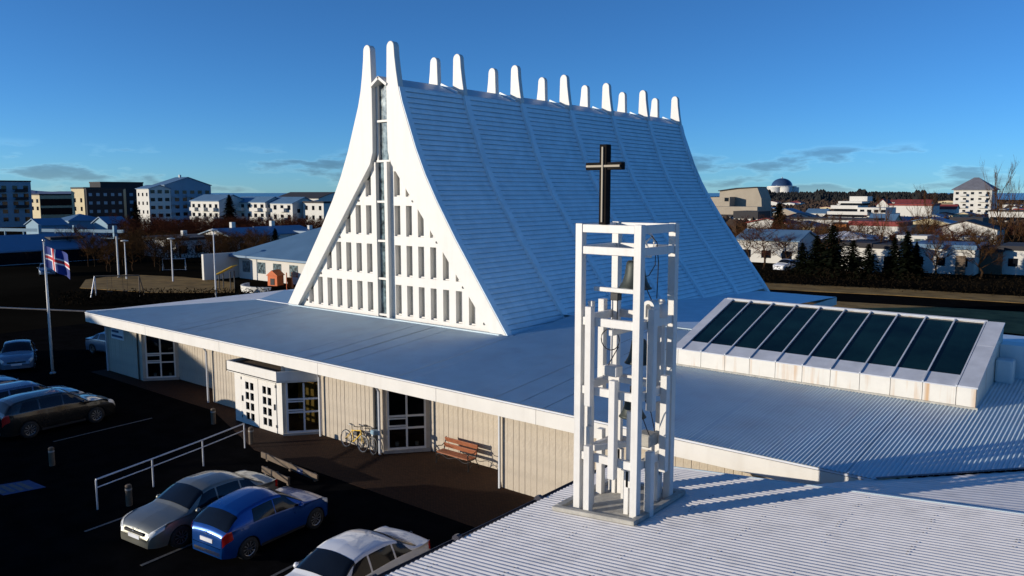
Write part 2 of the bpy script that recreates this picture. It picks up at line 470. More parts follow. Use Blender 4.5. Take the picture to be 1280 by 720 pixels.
g.box(-45.9, -45.7, 20.3, 31.6, 0, ZW); g.box(-45.7, -16.5, 51.3, 51.5, 0, ZW); g.box(-16.5, -16.3, 40, 51.5, 0, ZW); g.box(-16.4, 2, 40.2, 40.4, 0, ZW)
g.box(-4.9, -4.7, 20.35, 22.0, 0, ZW)
g.build('wall', 'wall', ch)

# ---- diagonal windows (2 columns x 3 rows)
def diag_window(p, q, z0, z1, rows, parent, back=True, fm='white'):
    p = Vector((p[0], p[1], 0)); q = Vector((q[0], q[1], 0)); d = (q - p).normalized(); L = (q - p).length
    nrm = Vector((d.y, -d.x, 0))
    def P(s_, z, o): v = p + d * s_ + nrm * o; return Vector((v.x, v.y, z))
    g = MB(); fw = 0.075
    def fr(s0, s1, za, zb, o0=-0.04, o1=0.04):
        vs = [P(s0, za, o0), P(s1, za, o0), P(s1, za, o1), P(s0, za, o1), P(s0, zb, o0), P(s1, zb, o0), P(s1, zb, o1), P(s0, zb, o1)]
        g.add(vs, [(0, 1, 2, 3), (7, 6, 5, 4), (0, 4, 5, 1), (1, 5, 6, 2), (2, 6, 7, 3), (3, 7, 4, 0)])
    j = 0.16
    fr(j, j + fw, z0, z1); fr(L - j - fw, L - j, z0, z1); fr(L / 2 - fw / 2, L / 2 + fw / 2, z0 + fw, z1 - fw, -0.037, 0.037)
    zs = [z0] + rows + [z1]
    for z in zs:
        fr(j + fw, L - j - fw, z - (0 if z == z0 else fw / 2), z + (0 if z == z1 else fw / 2) if z not in (z0, z1) else (z0 + fw if z == z0 else z1), -0.034, 0.034)
    fr(j + fw, L / 2 - fw / 2, rows[0] + 0.07, rows[0] + 0.12, -0.03, 0.055)      # opening light
    fr(j + fw, L / 2 - fw / 2, rows[1] - 0.12, rows[1] - 0.07, -0.03, 0.055)
    w = g.build('window_frame', fm, parent)
    for k in range(len(zs) - 1):
        for (a, c) in ((j + fw, L / 2 - fw / 2), (L / 2 + fw / 2, L - j - fw)):
            pm_ = MB(); pm_.add([P(a, zs[k] + 0.03, 0), P(c, zs[k] + 0.03, 0), P(c, zs[k + 1] - 0.03, 0), P(a, zs[k + 1] - 0.03, 0)], [(0, 1, 2, 3)])
            pm_.build('pane', 'window_glass', w)
    s_ = MB()
    old = g
    g = s_; fr(0.0, L, 0.0, z0, -0.15, 0.10); s_.build('plinth', 'concrete', parent)
    g = MB(); fr(0, j, z0, ZW, -0.15, 0.02); fr(L - j, L, z0, ZW, -0.15, 0.02); g.build('jamb', 'wall', parent)
    g = MB(); fr(0.02, L - 0.02, z1, ZW, -0.1, 0.01); g.build('lintel', 'white', parent)
    if back:
        g = MB(); vs = [P(-0.3, 0.02, -0.2), P(L + .3, 0.02, -0.2), P(L + .8, 0.02, -2.2), P(-0.8, 0.02, -2.2)]
        vs += [v + Vector((0, 0, 2.85)) for v in vs]
        g.add(vs, [(0, 1, 2, 3), (4, 7, 6, 5), (3, 2, 6, 7), (1, 5, 6, 2), (0, 3, 7, 4)]); g.build('room', 'dark', parent)
        g = MB(); c = P(L * 0.3, z0 + 0.05, -0.25); g.lathe([(0.0, 0), (0.07, 0), (0.09, 0.16), (0.0, 0.16)], 10, c); 
        c2 = P(L * 0.72, z0 + 0.05, -0.25); g.lathe([(0.0, 0), (0.06, 0), (0.08, 0.14), (0.0, 0.14)], 10, c2); g.build('flower_pot', 'plaster', w)
    return w
diag_window((-41.8, 20.05), (-40.65, 21.45), 0.14, 2.72, [0.98, 1.46], ch)
diag_window((-22.75, 20.05), (-21.6, 21.45), 0.14, 2.72, [0.98, 1.46], ch)

# ---- downpipes
for (x, y) in ((-34.95, 19.82), (-22.72, 19.84), (-45.75, 19.95), (-26.42, 19.88)):
    g = MB(); g.tube([(x, y, 0.02), (x, y, 2.5), (x, y - 0.25, 2.9)], 0.05, 8); g.build('downpipe', 'frame_grey', ch)
g = MB(); g.box(-16.96, -16.90, 20.05, 20.12, 0.0, ZW); g.build('downpipe', 'frame_grey', ch)
g = MB(); g.box(-36.6, -36.3, 21.30, 21.4, 2.45, 2.6); g.build('wall_lamp', 'black_metal', ch)

# ---- eaves: fascia boards, soffit, flashing
joints = [-46.1, -39.3, -32.5, -25.4, -18.9, -14.6, -9.9, -4.72]
for a, c in zip(joints, joints[1:]):
    g = MB(); g.box(a + 0.004, c - 0.004, EAVE_Y - 0.04, EAVE_Y + 0.03, 2.90, 3.365); o = g.build('fascia', 'white', ch); bevel(o, 0.006)
g = MB(); g.box(-46.12, -4.70, EAVE_Y - 0.055, EAVE_Y + 0.03, 3.385, 3.435); g.build('eaves_flashing', 'flashing', ch)
g = MB(); g.box(-46.08, -4.74, EAVE_Y - 0.02, EAVE_Y + 0.05, 3.36, 3.39); g.build('eaves_gap', 'dark', ch)
g = MB(); g.box(-46.05, -4.75, EAVE_Y + 0.05, 21.7, 2.915, 2.96); g.build('soffit', 'plaster', ch)
g = MB(); g.box(-46.12, -46.04, EAVE_Y - 0.035, 32.1, 2.90, 3.40); g.build('fascia', 'white', ch)
g = MB(); g.box(-4.76, -4.69, EAVE_Y + 0.035, 20.6, 2.90, 3.42); g.build('fascia', 'white', ch)
g = MB(); g.box(-15.9, -15.83, 41, 52.0, 2.95, 3.42); g.build('fascia', 'white', ch)
g = MB(); g.box(-46, -15.9, 52.0, 52.07, 2.95, 3.42); g.build('fascia', 'white', ch)

# ---- low roof: corrugated sheets running up the slope
def corr_sheet(name, u0, u1, v0f, v1f, zf, pitch, hgt, m, parent, axis='Y', phase=0.0):
    """ribs run along axis; u across the ribs, v along them"""
    g = MB(); us = []
    k = math.floor((u0 - phase) / pitch) - 1
    prof = [(k_ / 8, 0.5 - 0.5 * math.cos(2 * math.pi * k_ / 8)) for k_ in range(9)]
    while True:
        base = phase + k * pitch
        if base > u1: break
        for (f, h) in prof[:-1]:
            u = base + f * pitch
            if u0 <= u <= u1: us.append((u, h))
        k += 1
    if not us or us[0][0] > u0: us.insert(0, (u0, us[0][1] if us else 0))
    if us[-1][0] < u1: us.append((u1, us[-1][1]))
    vs = []
    for (u, h) in us:
        va, vb = v0f(u), v1f(u)
        for v in (va, vb):
            x, y = (u, v) if axis == 'Y' else (v, u)
            vs.append((x, y, zf(x, y) + h * hgt))
    fs = []
    for i in range(len(us) - 1):
        f = (2 * i, 2 * i + 2, 2 * i + 3, 2 * i + 1)
        fs.append(f if axis == 'Y' else f[::-1])
    g.add(vs, fs)
    return g.build(name, m, parent)

VAL = lambda x: EAVE_Y + 0.87 * (x + 4.72)         # valley against the connecting roof
def fs_v0(x): return EAVE_Y - 0.07 if x < -4.72 else VAL(x)
def fs_v1(x):
    if x < -39.4: return EAVE_Y + (x + 46.0) * (6.5 / 6.6)
    if x < -20.9: return 25.75
    return 30.0
fz = lambda x, y: roof_z(y)
lr = MB(); lr.add([(-46, EAVE_Y, roof_z(EAVE_Y) - 0.03), (-4.8, EAVE_Y, roof_z(EAVE_Y) - 0.03), (-4.8, 25.5, roof_z(25.5) - 0.03), (-39.4, 25.5, roof_z(25.5) - 0.03)], [(0, 1, 2, 3)])
lowroof = lr.build('low_roof', 'roof_sheet', ch)
edges = [-46.0]; x = -46.0
while x < 4.0:
    x += 0.99; edges.append(x)
edges = [e_ for e_ in edges if abs(e_ + 39.4) > 0.3 and abs(e_ + 20.9) > 0.3] + [-39.4, -20.9]
edges.sort()
for a, c in zip(edges, edges[1:]):
    corr_sheet('roof_sheet', a + 0.0, c - 0.001, fs_v0, fs_v1, fz, 0.098, 0.026, 'roof_sheet', lowroof)
# west hip and rear slopes
AP = (-39.4, 25.6); ZR = roof_z(25.6)
g = MB(); g.add([(-46.1, EAVE_Y, EAVE_Z), (AP[0], AP[1], ZR), (-46.1, 32.1, EAVE_Z)], [(0, 1, 2)])
g.build('hip_slope_sunlit', 'roof_sheet_pale', lowroof)  # paler sheet than the front slope paints in its stronger sunlight
g = MB(); g.add([(AP[0], AP[1], ZR), (-36.0, 25.6, ZR), (-36.0, 32.1, EAVE_Z), (-46.1, 32.1, EAVE_Z)], [(0, 1, 2, 3)])
g.build('rear_slope', 'roof_sheet', lowroof)
g = MB(); g.add([(-22.5, 30.0, roof_z(30)), (3, 30.0, roof_z(30)), (3, 40.5, 3.75), (-15.85, 40.5, 3.93), (-15.85, 52.0, 3.44), (-46, 52.0, 3.44), (-46, 32.1, 3.445), (-36, 32.1, 3.445)], [(0, 1, 2, 3), (0, 3, 4, 5), (0, 5, 6, 7)])
g.build('rear_slope', 'nave_cladding', lowroof)
g = MB(); g.bar((-46.05, EAVE_Y, EAVE_Z + 0.035), (AP[0], AP[1], ZR + 0.035), 0.16, 0.03); g.bar((AP[0], AP[1], ZR + 0.04), (-36.4, 25.6, ZR + 0.04), 0.16, 0.03); g.build('ridge_cap', 'flashing', lowroof)
g = MB(); g.bar((-20.5, 30.0, roof_z(30) + 0.035), (-13.2, 30.0, roof_z(30) + 0.035), 0.3, 0.03); g.build('ridge_cap', 'roof_sheet', lowroof)
g = MB(); g.bar((-4.75, EAVE_Y, 3.47), (3.3, VAL(3.3), roof_z(VAL(3.3)) + 0.03), 0.06, 0.02); g.build('valley_flashing', 'roof_slate', lowroof)

# ---- connecting roof between base and the near wing
def cz(x, y): return 3.42 + 0.12 * (x + 4.72) - 0.06 * (y - EAVE_Y)
corr_sheet('connecting_roof', 16.6, 26.0, lambda y: max(-4.72, -4.72 + (y - EAVE_Y) / 0.87) if y > EAVE_Y else -4.9 - (EAVE_Y - y) * 0.9, lambda y: 3.4, cz, 0.2, 0.012, 'roof_sheet_pale', lowroof, axis='X')

# ---- nave: curved rib frames
OUT = [(3.2, 8.28), (4.02, 7.70), (6.28, 6.02), (7.96, 4.78), (9.68, 3.62), (10.8, 2.95), (12.0, 2.36), (13.2, 1.88), (14.1, 1.52), (14.8, 1.32), (15.5, 1.19), (16.2, 1.09), (16.62, 1.06)]
INN = [(16.62, 0.56), (14.8, 0.50), (13.0, 0.50), (11.9, 0.52), (11.35, 0.72), (4.0, 6.80), (3.2, 7.46)]
cap = []
for k in range(1, 8):
    a = math.pi * k / 8
    cap.append((16.62 + 0.27 * math.sin(a), 0.81 + 0.25 * math.cos(a)))
RIBY = [25.6, 30.18, 34.76, 39.34, 43.92, 48.50, 53.05]
def rib_poly(sgn, out_extra=0.0):
    pts = [(CX + sgn * (xo + out_extra), z) for z, xo in OUT] + [(CX + sgn * xo, z) for z, xo in cap] + [(CX + sgn * xi, z) for z, xi in INN]
    return pts if sgn > 0 else pts[::-1]
for i, y in enumerate(RIBY):
    for s_ in (1, -1):
        g = MB()
        if i == 0: g.prism(rib_poly(s_), y, y + 0.34)
        else: g.prism(rib_poly(s_), y - 0.14, y + 0.14)
        o = g.build('rib', 'white', ch); bevel(o, 0.02)
        if s_ > 0:          # sheet-metal capping over the rib where it runs down the roof
            g = MB(); pr = [(z, xo) for z, xo in OUT if z <= 14.9]
            ya, yb = (y + 0.02, y + 0.36) if i == 0 else (y - 0.18, y + 0.18)
            vs = []
            for z, xo in pr:
                for dx, yy in ((-0.10, ya), (0.03, ya), (0.03, yb), (-0.10, yb)):
                    vs.append((CX + xo + dx, yy, z + dx * 0.55))
            fs = []
            for k in range(len(pr) - 1):
                for j in range(3):
                    fs.append((4 * k + j, 4 * k + j + 1, 4 * k + 5 + j, 4 * k + 4 + j)[::-1])
            g.add(vs, fs); g.build('rib_capping', 'nave_cladding', ch)
# roof skin and lapped cladding boards
def skin_x(z): return interp(OUT, z) - 0.16
zs = []; z = 3.5
while z < 14.86:
    zs.append(z)
    dzdx = (skin_x(z) - skin_x(z + 0.05)) / 0.05
    z += 0.262 / math.hypot(1, dzdx)
zs.append(14.9)
g = MB()
prof = [(CX + skin_x(z) - 0.05, z) for z in zs]; prof2 = [(CX - skin_x(z) + 0.02, z) for z in zs]
vs = []; fs = []
for pr in (prof, prof2):
    o = len(vs)
    for (x, z) in pr: vs += [(x, 25.8, z), (x, 53.1, z)]
    for k in range(len(pr) - 1): fs.append((o + 2 * k, o + 2 * k + 1, o + 2 * k + 3, o + 2 * k + 2))
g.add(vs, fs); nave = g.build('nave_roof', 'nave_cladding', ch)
for k in range(len(zs) - 1):
    g = MB(); z0, z1 = zs[k], zs[k + 1]; x0, x1 = CX + skin_x(z0), CX + skin_x(z1)
    d = Vector((x1 - x0, 0, z1 - z0)).normalized(); nn = Vector((d.z, 0, -d.x))
    L = 4.58 - 0.30
    a0 = Vector((x0, 0, z0)) + nn * 0.05; a1 = Vector((x1, 0, z1)) + nn * 0.004 - d * 0.0
    b0 = Vector((x0, 0, z0)) + nn * 0.0; 
    yv = Vector((0, L, 0))
    Lb = Vector((x1 - x0, 0, z1 - z0)).length
    o_ = Vector((x0, 0, z0)); prf = [o_ + d * (f * Lb) + nn * h_ for f, h_ in ((0.0, -0.03), (0.03, 0.04), (0.40, 0.05), (0.82, 0.032), (0.87, -0.03))]
    g.add(prf + [v + yv for v in prf], [(k_, 5 + k_, 6 + k_, 1 + k_) for k_ in range(4)] + [(0, 1, 2, 3, 4), (9, 8, 7, 6, 5)])
    me = g.mesh('cladding_board', 'nave_cladding')
    for i in range(6):
        o = link('cladding_board', me, nave); o.location = (0, RIBY[i] + 0.15, 0)
# ridge roof with small frames
g = MB(); xr = skin_x(14.9)
g.add([(CX + xr + 0.06, 25.9, 14.86), (CX + xr + 0.06, 53.0, 14.86), (CX, 53.0, 15.38), (CX, 25.9, 15.38), (CX - xr - 0.06, 25.9, 14.86), (CX - xr - 0.06, 53.0, 14.86)], [(0, 1, 2, 3), (3, 2, 5, 4)])
g.build('ridge_roof', 'roof_sheet', ch)
for i in range(6):
    g = MB(); yy = RIBY[i + 1]
    g.bar((CX + xr, yy - 0.5, 14.95), (CX + 0.1, yy - 0.5, 15.42), 0.12, 0.10); g.build('ridge_batten', 'nave_cladding', ch)
    g = MB(); g.box(CX - 1.0, CX - 0.45, yy - 1.0, yy - 0.3, 15.12, 15.42); g.build('ridge_vent', 'white', ch)
g = MB()
for z0, z1 in ((3.6, 14.9),):
    g.add([(CX - skin_x(3.6), 53.0, 3.6), (CX + skin_x(3.6), 53.0, 3.6), (CX + 3.5, 53.0, 9.7), (CX + xr, 53.0, 14.9), (CX, 53.0, 15.35), (CX - xr, 53.0, 14.9), (CX - 3.5, 53.0, 9.7)], [tuple(range(7))])
g.build('rear_gable', 'white', ch)

# ---- front gable: pierced white screen, stained-glass strip
GY = 25.84
gab = MB(); gab.add([(CX - 7.0, 26.42, 3.8), (CX + 7.0, 26.42, 3.8), (CX + 0.6, 26.42, 11.5), (CX - 0.6, 26.42, 11.5)], [(0, 1, 2, 3)])
gable = gab.build('gable', 'white', ch)
def in_x(z): return interp([(3.2, 7.46), (4.0, 6.80), (11.35, 0.72), (12, 0.5)], z) + 0.03
def clip_poly(x0, x1, z0, z1, sgn):
    """part of the rectangle inside the sloping inner edge of the ribs"""
    pts = [(x0, z0), (x1, z0), (x1, z1), (x0, z1)]
    # half-plane |x-CX| <= in_x(z): linear  in_x = 6.83-0.8272*(z-4.0)
    f = lambda p: 6.86 - 0.8272 * (p[1] - 4.0) - sgn * (p[0] - CX)
    outp = []
    for i in range(4):
        a, c = pts[i], pts[(i + 1) % 4]; fa, fc = f(a), f(c)
        if fa >= 0: outp.append(a)
        if fa * fc < 0:
            t_ = fa / (fa - fc); outp.append((a[0] + (c[0] - a[0]) * t_, a[1] + (c[1] - a[1]) * t_))
    return outp
ROWS = [(4.20, 5.66), (6.08, 7.54), (7.97, 9.40), (9.82, 11.0)]
colsR = [-28.03, -27.25, -26.47, -25.69, -24.90, -24.11, -23.33]
colsL = [-30.06, -30.84, -31.63, -32.42, -33.20, -33.99, -34.77]
HWO = 0.20
bands = [(3.9, 4.20), (5.66, 6.08), (7.54, 7.97), (9.40, 9.82), (11.0, 11.4)]
STRIP = (-29.48, -28.46)
for sgn, cols_, xs in ((1, colsR, STRIP[1]), (-1, colsL, STRIP[0])):
    far = CX + sgn * 7.2
    for z0, z1 in bands:
        pl = clip_poly(min(xs, far), max(xs, far), z0, z1, sgn)
        if len(pl) > 2:
            g = MB(); g.prism(pl, GY, GY + 0.30); g.build('gable_band', 'white', gable)
    xe = [xs] + [c for c in cols_] + [far]
    for z0, z1 in ROWS:
        for i in range(len(cols_) + 1):
            a = xs if i == 0 else cols_[i - 1] + sgn * HWO
            c = cols_[i] - sgn * HWO if i < len(cols_) else far
            if i == len(cols_): a = cols_[-1] + sgn * HWO
            pl = clip_poly(min(a, c), max(a, c), z0 - 0.002, z1 + 0.002, sgn)
            if len(pl) > 2:
                g = MB(); g.prism(pl, GY + 0.004, GY + 0.30); g.build('gable_fin', 'white', gable)
        for cx_ in cols_:
            pl = clip_poly(cx_ - HWO, cx_ + HWO, z0, z1, sgn)
            if len(pl) > 2:
                g = MB(); g.prism(pl, GY + 0.24, GY + 0.26); pn = g.build('pane', 'pane_beige', gable)
                g = MB(); g.box(cx_ - 0.012, cx_ + 0.012, GY + 0.20, GY + 0.235, z0 + 0.01, min(z1, 4 + (6.6 - sgn * (cx_ - CX)) / 0.8272)); g.build('glazing_bar', 'frame_grey', pn)
                g = MB(); g.box(cx_ - HWO + 0.02, cx_ + HWO - 0.06, GY + 0.10, GY + 0.235, z0 + 0.004, z0 + 0.06); g.build('sill', 'white', pn)
    for zb in (4.35, 5.85, 7.78, 9.62):
        xb = CX + sgn * (6.55 - 0.8272 * (zb - 4.0))
        g = MB(); g.tube([(xb, GY - 0.03, zb), (xb, GY + 0.05, zb)], 0.06, 8); g.build('drain_spout', 'dark', gable)
# central strip
g = MB(); tr = [4.13, 5.89, 7.71, 9.58, 11.49, 13.35, 15.05]
g.box(STRIP[0], STRIP[0] + 0.09, GY - 0.10, GY + 0.2, 4.0, 11.45); g.box(STRIP[1] - 0.20, STRIP[1], GY - 0.22, GY + 0.2, 3.9, 11.45)
g.box(CX - 0.46, CX - 0.36, GY - 0.02, GY + 0.3, 11.45, 15.05); g.box(CX + 0.36, CX + 0.46, GY - 0.02, GY + 0.3, 11.45, 15.05)
stripf = g.build('window_frame', 'white', ch)
for z in tr[:-1]:
    g = MB(); a, c = (STRIP[0] + 0.09, STRIP[1] - 0.20) if z < 11 else (CX - 0.46, CX + 0.46)
    g.box(a, c, GY - 0.06, GY + 0.2, z - 0.05, z + 0.05); g.build('transom', 'white', stripf)
for z0, z1 in zip(tr, tr[1:]):
    a, c = (STRIP[0] + 0.09, STRIP[1] - 0.20) if z0 < 11 else (CX - 0.36, CX + 0.36)
    g = MB(); g.box(a, c, GY + 0.10, GY + 0.13, z0 + 0.05, z1 - 0.05); g.build('pane', 'stained_glass', stripf)
g = MB(); g.bar((CX - 0.55, GY - 0.05, 14.96), (CX + 0.03, GY - 0.05, 15.34), 0.5, 0.12, (0, 0, 1)); g.bar((CX + 0.55, GY - 0.05, 14.96), (CX - 0.03, GY - 0.05, 15.345), 0.5, 0.12, (0, 0, 1)); g.build('gablet', 'white', ch)
g = MB(); g.box(CX - 7.4, CX + 7.4, 25.45, 25.6, 3.98, 4.06); g.build('apron_flashing', 'roof_sheet', ch)

# ---- skylight on the base roof
sk = MB(); X0, X1, Y0, Y1 = -13.13, -3.75, 25.13, 29.3
ZT0, ZT1 = 4.58, 5.88
GX0, GX1 = -12.95, -4.25
def skz(y): return ZT0 + (ZT1 - ZT0) * (y - Y0) / (Y1 - Y0)
for xx, x2 in ((X0, X0 + 0.06), (X1 - 0.06, X1)):
    sk.add([(xx, Y0 + 0.02, 3.7), (x2, Y0 + 0.02, 3.7), (x2, Y1, 3.7), (xx, Y1, 3.7), (xx, Y0 + 0.02, skz(Y0) - 0.02), (x2, Y0 + 0.02, skz(Y0) - 0.02), (x2, Y1, skz(Y1) - 0.02), (xx, Y1, skz(Y1) - 0.02)],
           [(3, 2, 1, 0), (4, 5, 6, 7), (0, 1, 5, 4), (1, 2, 6, 5), (2, 3, 7, 6), (3, 0, 4, 7)])
sk.box(X0 + 0.07, X1 - 0.07, Y1 - 0.06, Y1, 3.7, ZT1 - 0.02)
skyl = sk.build('skylight', 'skylight_white', ch)
NP = 10; pw = (GX1 - GX0) / NP
fx = [X0] + [GX0 + pw * i for i in range(NP + 1)] + [X1]
for a, c in zip(fx, fx[1:]):
    g = MB(); g.box(a + 0.008, c - 0.008, Y0 - 0.02, Y0 + 0.015, 3.93, ZT0 - 0.03); g.build('upstand_panel', 'skylight_white', skyl)
g = MB(); g.box(X0 - 0.05, X1 + 0.06, Y0 - 0.07, Y0 - 0.025, 3.93, 4.03); g.build('base_flashing', 'rust_base', skyl)
def sk_plate(name, xa, xb, ya, yb, up, th, m):
    g = MB()
    vs = [(xa, ya, skz(ya) + up), (xb, ya, skz(ya) + up), (xb, yb, skz(yb) + up), (xa, yb, skz(yb) + up)]
    vs += [(x_, y_, z_ - th) for x_, y_, z_ in vs]
    g.add(vs, [(0, 1, 2, 3), (7, 6, 5, 4), (4, 5, 1, 0), (5, 6, 2, 1), (6, 7, 3, 2), (7, 4, 0, 3)])
    return g.build(name, m, skyl)
sk_plate('verge_plate', X0 - 0.02, GX0 - 0.005 + 0.12, Y0 - 0.03, Y1, 0.03, 0.05, 'skylight_grey')
for ya, yb in ((Y0 - 0.03, 27.6), (27.61, Y1)):
    sk_plate('verge_plate', GX1 + 0.03, X1 + 0.03, ya, yb, 0.03, 0.05, 'skylight_grey')
for i in range(NP):
    a, c = GX0 + pw * i, GX0 + pw * (i + 1)
    sk_plate('sill_plate', a + (0.13 if i == 0 else 0.012), c - 0.012, Y0 - 0.03, Y0 + 0.62, 0.0, 0.03, 'skylight_grey')
    sk_plate('pane', a + 0.01, c - 0.01, Y0 + 0.625, Y1 - 0.02, -0.02, 0.02, 'skylight_glass')
for i in range(NP + 1):
    x = GX0 + pw * i
    sk_plate('glazing_bar', x - 0.02 + (0.14 if i == 0 else 0), x + 0.02 + (0.14 if i == 0 else 0), Y0 - 0.035, Y1, 0.04, 0.05, 'skylight_grey')
sk_plate('top_rail', GX0 - 0.1, GX1 + 0.05, Y1 - 0.04, Y1 + 0.03, 0.05, 0.05, 'skylight_grey')
g = MB(); g.box(X1 + 0.005, X1 + 0.5, 28.0, 28.5, 4.2, 4.95); bevel(g.build('vent_box', 'roof_sheet', skyl), 0.08, 2)
g = MB(); g.box(X1 + 0.01, X1 + 5.5, 28.75, 29.5, 4.2, 5.3); g.build('roof_duct', 'roof_sheet', skyl)

# ---- entrance porch
EY = 19.0
g = MB(); g.box(-31.25, -30.70, EY, 20.0, 0, 2.30); g.box(-28.12, -27.72, EY, EY + 0.16, 0, 2.30); g.box(-30.70, -28.12, EY, EY + 0.16, 2.17, 2.30)
g.box(-31.25, -31.1, 19.9, 20.2, 0, 2.3)
porch = g.build('porch', 'white', ch)
for k, (x0, x1) in enumerate(((-30.68, -29.43), (-29.40, -28.14))):
    g = MB(); W_ = x1 - x0
    # leaf as stiles and rails around 2 x 4 panes
    pw_ = 0.27; sx = [x0 + 0.30, x0 + 0.66]; zz = [0.22 + 0.45 * i for i in range(4)]
    xs_ = [x0, sx[0], sx[0] + pw_, sx[1], sx[1] + pw_, x1]
    y0, y1 = EY - 0.03, EY + 0.05
    g.box(xs_[0], xs_[1], y0, y1, 0.02, 2.15); g.box(xs_[2], xs_[3], y0, y1, 0.02, 2.15); g.box(xs_[4], xs_[5], y0, y1, 0.02, 2.15)
    zb = [0.02] + [v for z in zz for v in (z, z + 0.33)] + [2.15]
    for j in range(0, len(zb), 2):
        for (a, c) in ((xs_[1], xs_[2]), (xs_[3], xs_[4])):
            g.box(a, c, y0 + 0.002, y1 - 0.002, zb[j], zb[j + 1])
    dr = g.build('door', 'white', ch)
    for z in zz:
        for sx_ in sx:
            g = MB(); g.box(sx_, sx_ + pw_, EY + 0.01, EY + 0.02, z, z + 0.33); g.build('pane', 'window_glass', dr)
    g = MB(); hx = x1 - 0.10 if k == 1 else x0 + 0.06
    g.box(hx, hx + 0.04, EY - 0.08, EY - 0.03, 1.0, 1.25); g.build('handle', 'black_metal', dr)
    for hz in (0.25, 1.95):
        g = MB(); hx = x0 + 0.0 if k == 0 else x1 - 0.03
        g.box(hx, hx + 0.03, EY - 0.055, EY - 0.03, hz, hz + 0.12); g.build('hinge', 'black_metal', dr)
g = MB(); g.box(-29.425, -29.405, EY - 0.02, EY + 0.05, 0.02, 2.15); g.box(-30.70, -30.685, EY - 0.02, EY + 0.05, 0.02, 2.15); g.build('door_gap', 'dark', ch)
# canopy: white fascia on the front, blue-grey on the diagonal return, dark roof
cn = [(-31.42, 18.72), (-27.70, 18.72), (-26.20, 20.55), (-31.42, 20.55)]
g = MB(); g.slab(cn, 2.30, 2.34); canopy = g.build('canopy', 'white', ch)
g = MB(); g.slab([(-31.36, 18.80), (-27.74, 18.80), (-26.3, 20.4), (-31.36, 20.4)], 2.60, 2.63); g.build('canopy_roof', 'timber_old', canopy)
for (p, q) in (((-31.42, 18.72), (-27.70, 18.72)), ((-27.70, 18.72), (-26.20, 20.55)), ((-31.42, 20.3), (-31.42, 18.72))):
    pv, qv = Vector(p + (0,)), Vector(q + (0,)); d = (qv - pv).normalized(); nn = Vector((d.y, -d.x, 0)) * 0.06
    g = MB(); g.slab([(p[0], p[1]), (q[0], q[1]), (q[0] - nn.x, q[1] - nn.y), (p[0] - nn.x, p[1] - nn.y)], 2.27, 2.73); g.build('canopy_fascia', 'white', canopy)
# glazed diagonal side of the porch
diag_window((-27.72, 18.98), (-26.62, 20.34), 0.10, 2.27, [0.97, 1.52], ch, back=False, fm='frame_grey')
g = MB(); g.add([(-30.6, 19.25, 0.02), (-27.8, 19.25, 0.02), (-26.7, 20.45, 0.02), (-26.7, 22.6, 0.02), (-30.6, 22.6, 0.02), (-30.6, 19.25, 2.26), (-27.8, 19.25, 2.26), (-26.7, 20.45, 2.26), (-26.7, 22.6, 2.26), (-30.6, 22.6, 2.26)],
                [(4, 3, 2, 1, 0), (5, 6, 7, 8, 9), (2, 3, 8, 7), (3, 4, 9, 8), (4, 0, 5, 9)])
g.build('porch_interior', 'timber_old', ch)
g = MB(); g.box(-29.3, -28.15, 20.9, 20.98, 0.05, 2.2); g.box(-28.0, -26.9, 20.9, 20.98, 0.05, 2.2); g.build('inner_door', 'timber_yellow', ch)
# sign boards on the left-hand wall
g = MB(); g.box(-45.2, -43.75, 20.0, 20.06, 1.95, 2.55); sg = g.build('sign', 'plate', ch)
g = MB(); g.box(-45.1, -43.85, 19.985, 20.0, 2.06, 2.18); g.box(-45.1, -44.3, 19.985, 20.0, 2.32, 2.44); g.build('sign_print', 'marking_blue', sg)

# ================================================================ NEAR WING (roof in the foreground)
wg = thing('church_hall', 'low hall with pale corrugated metal roof and dark gutter under the bell tower', 'building', (-3.5, 10, 0), world_parts=True)
def wz(x, y): return 3.29 + 0.097 * (x + 8.96)
ys = [2.0]; y = 2.0
while y < 17.1:
    y = min(y + 1.0, 17.2); ys.append(y)
g = MB(); g.add([(-10.38, 2, wz(-10.38, 0) - 0.03), (3.2, 2, wz(3.2, 0) - 0.03), (3.2, 17.15, wz(3.2, 0) - 0.03), (-10.38, 17.15, wz(-10.38, 0) - 0.03)], [(0, 1, 2, 3)])
hroof = g.build('hall_roof', 'roof_sheet_pale', wg)
for a, c in zip(ys, ys[1:]):
    corr_sheet('roof_sheet', a, c, lambda v: -10.42, lambda v: 3.2, wz, 0.125, 0.018, 'roof_sheet_pale', hroof, axis='X')
g = MB(); g.add([(3.2, 2, wz(3.2, 0)), (12, 2, 3.4), (12, 17.2, 3.4), (3.2, 17.2, wz(3.2, 0))], [(0, 1, 2, 3)]); g.build('rear_slope', 'roof_sheet_pale', hroof)
g = MB(); g.bar((-10.45, 17.23, wz(-10.45, 0) - 0.02), (3.2, 17.23, wz(3.2, 0) - 0.02), 0.05, 0.10); g.build('verge_flashing', 'roof_sheet', hroof)
g = MB()
rnd = random.Random(3)
for yy in [2.2 + 0.125 * k for k in range(119)]:
    for xx in (-10.0, -8.6, -7.2, -5.8, -4.4, -3.0, -1.6, -0.2, 1.2):
        if rnd.random() < 0.34:
            x_ = xx + rnd.uniform(-0.02, 0.02); z_ = wz(x_, yy)
            yq = 2.0 + round((yy - 2.0) / 0.125) * 0.125 + 0.086
            g.box(x_ - 0.014, x_ + 0.014, yq - 0.008, yq + 0.008, z_ + 0.012, z_ + 0.021)
o = g.build('roof_screws', 'roof_dark', hroof); o['kind'] = 'stuff'
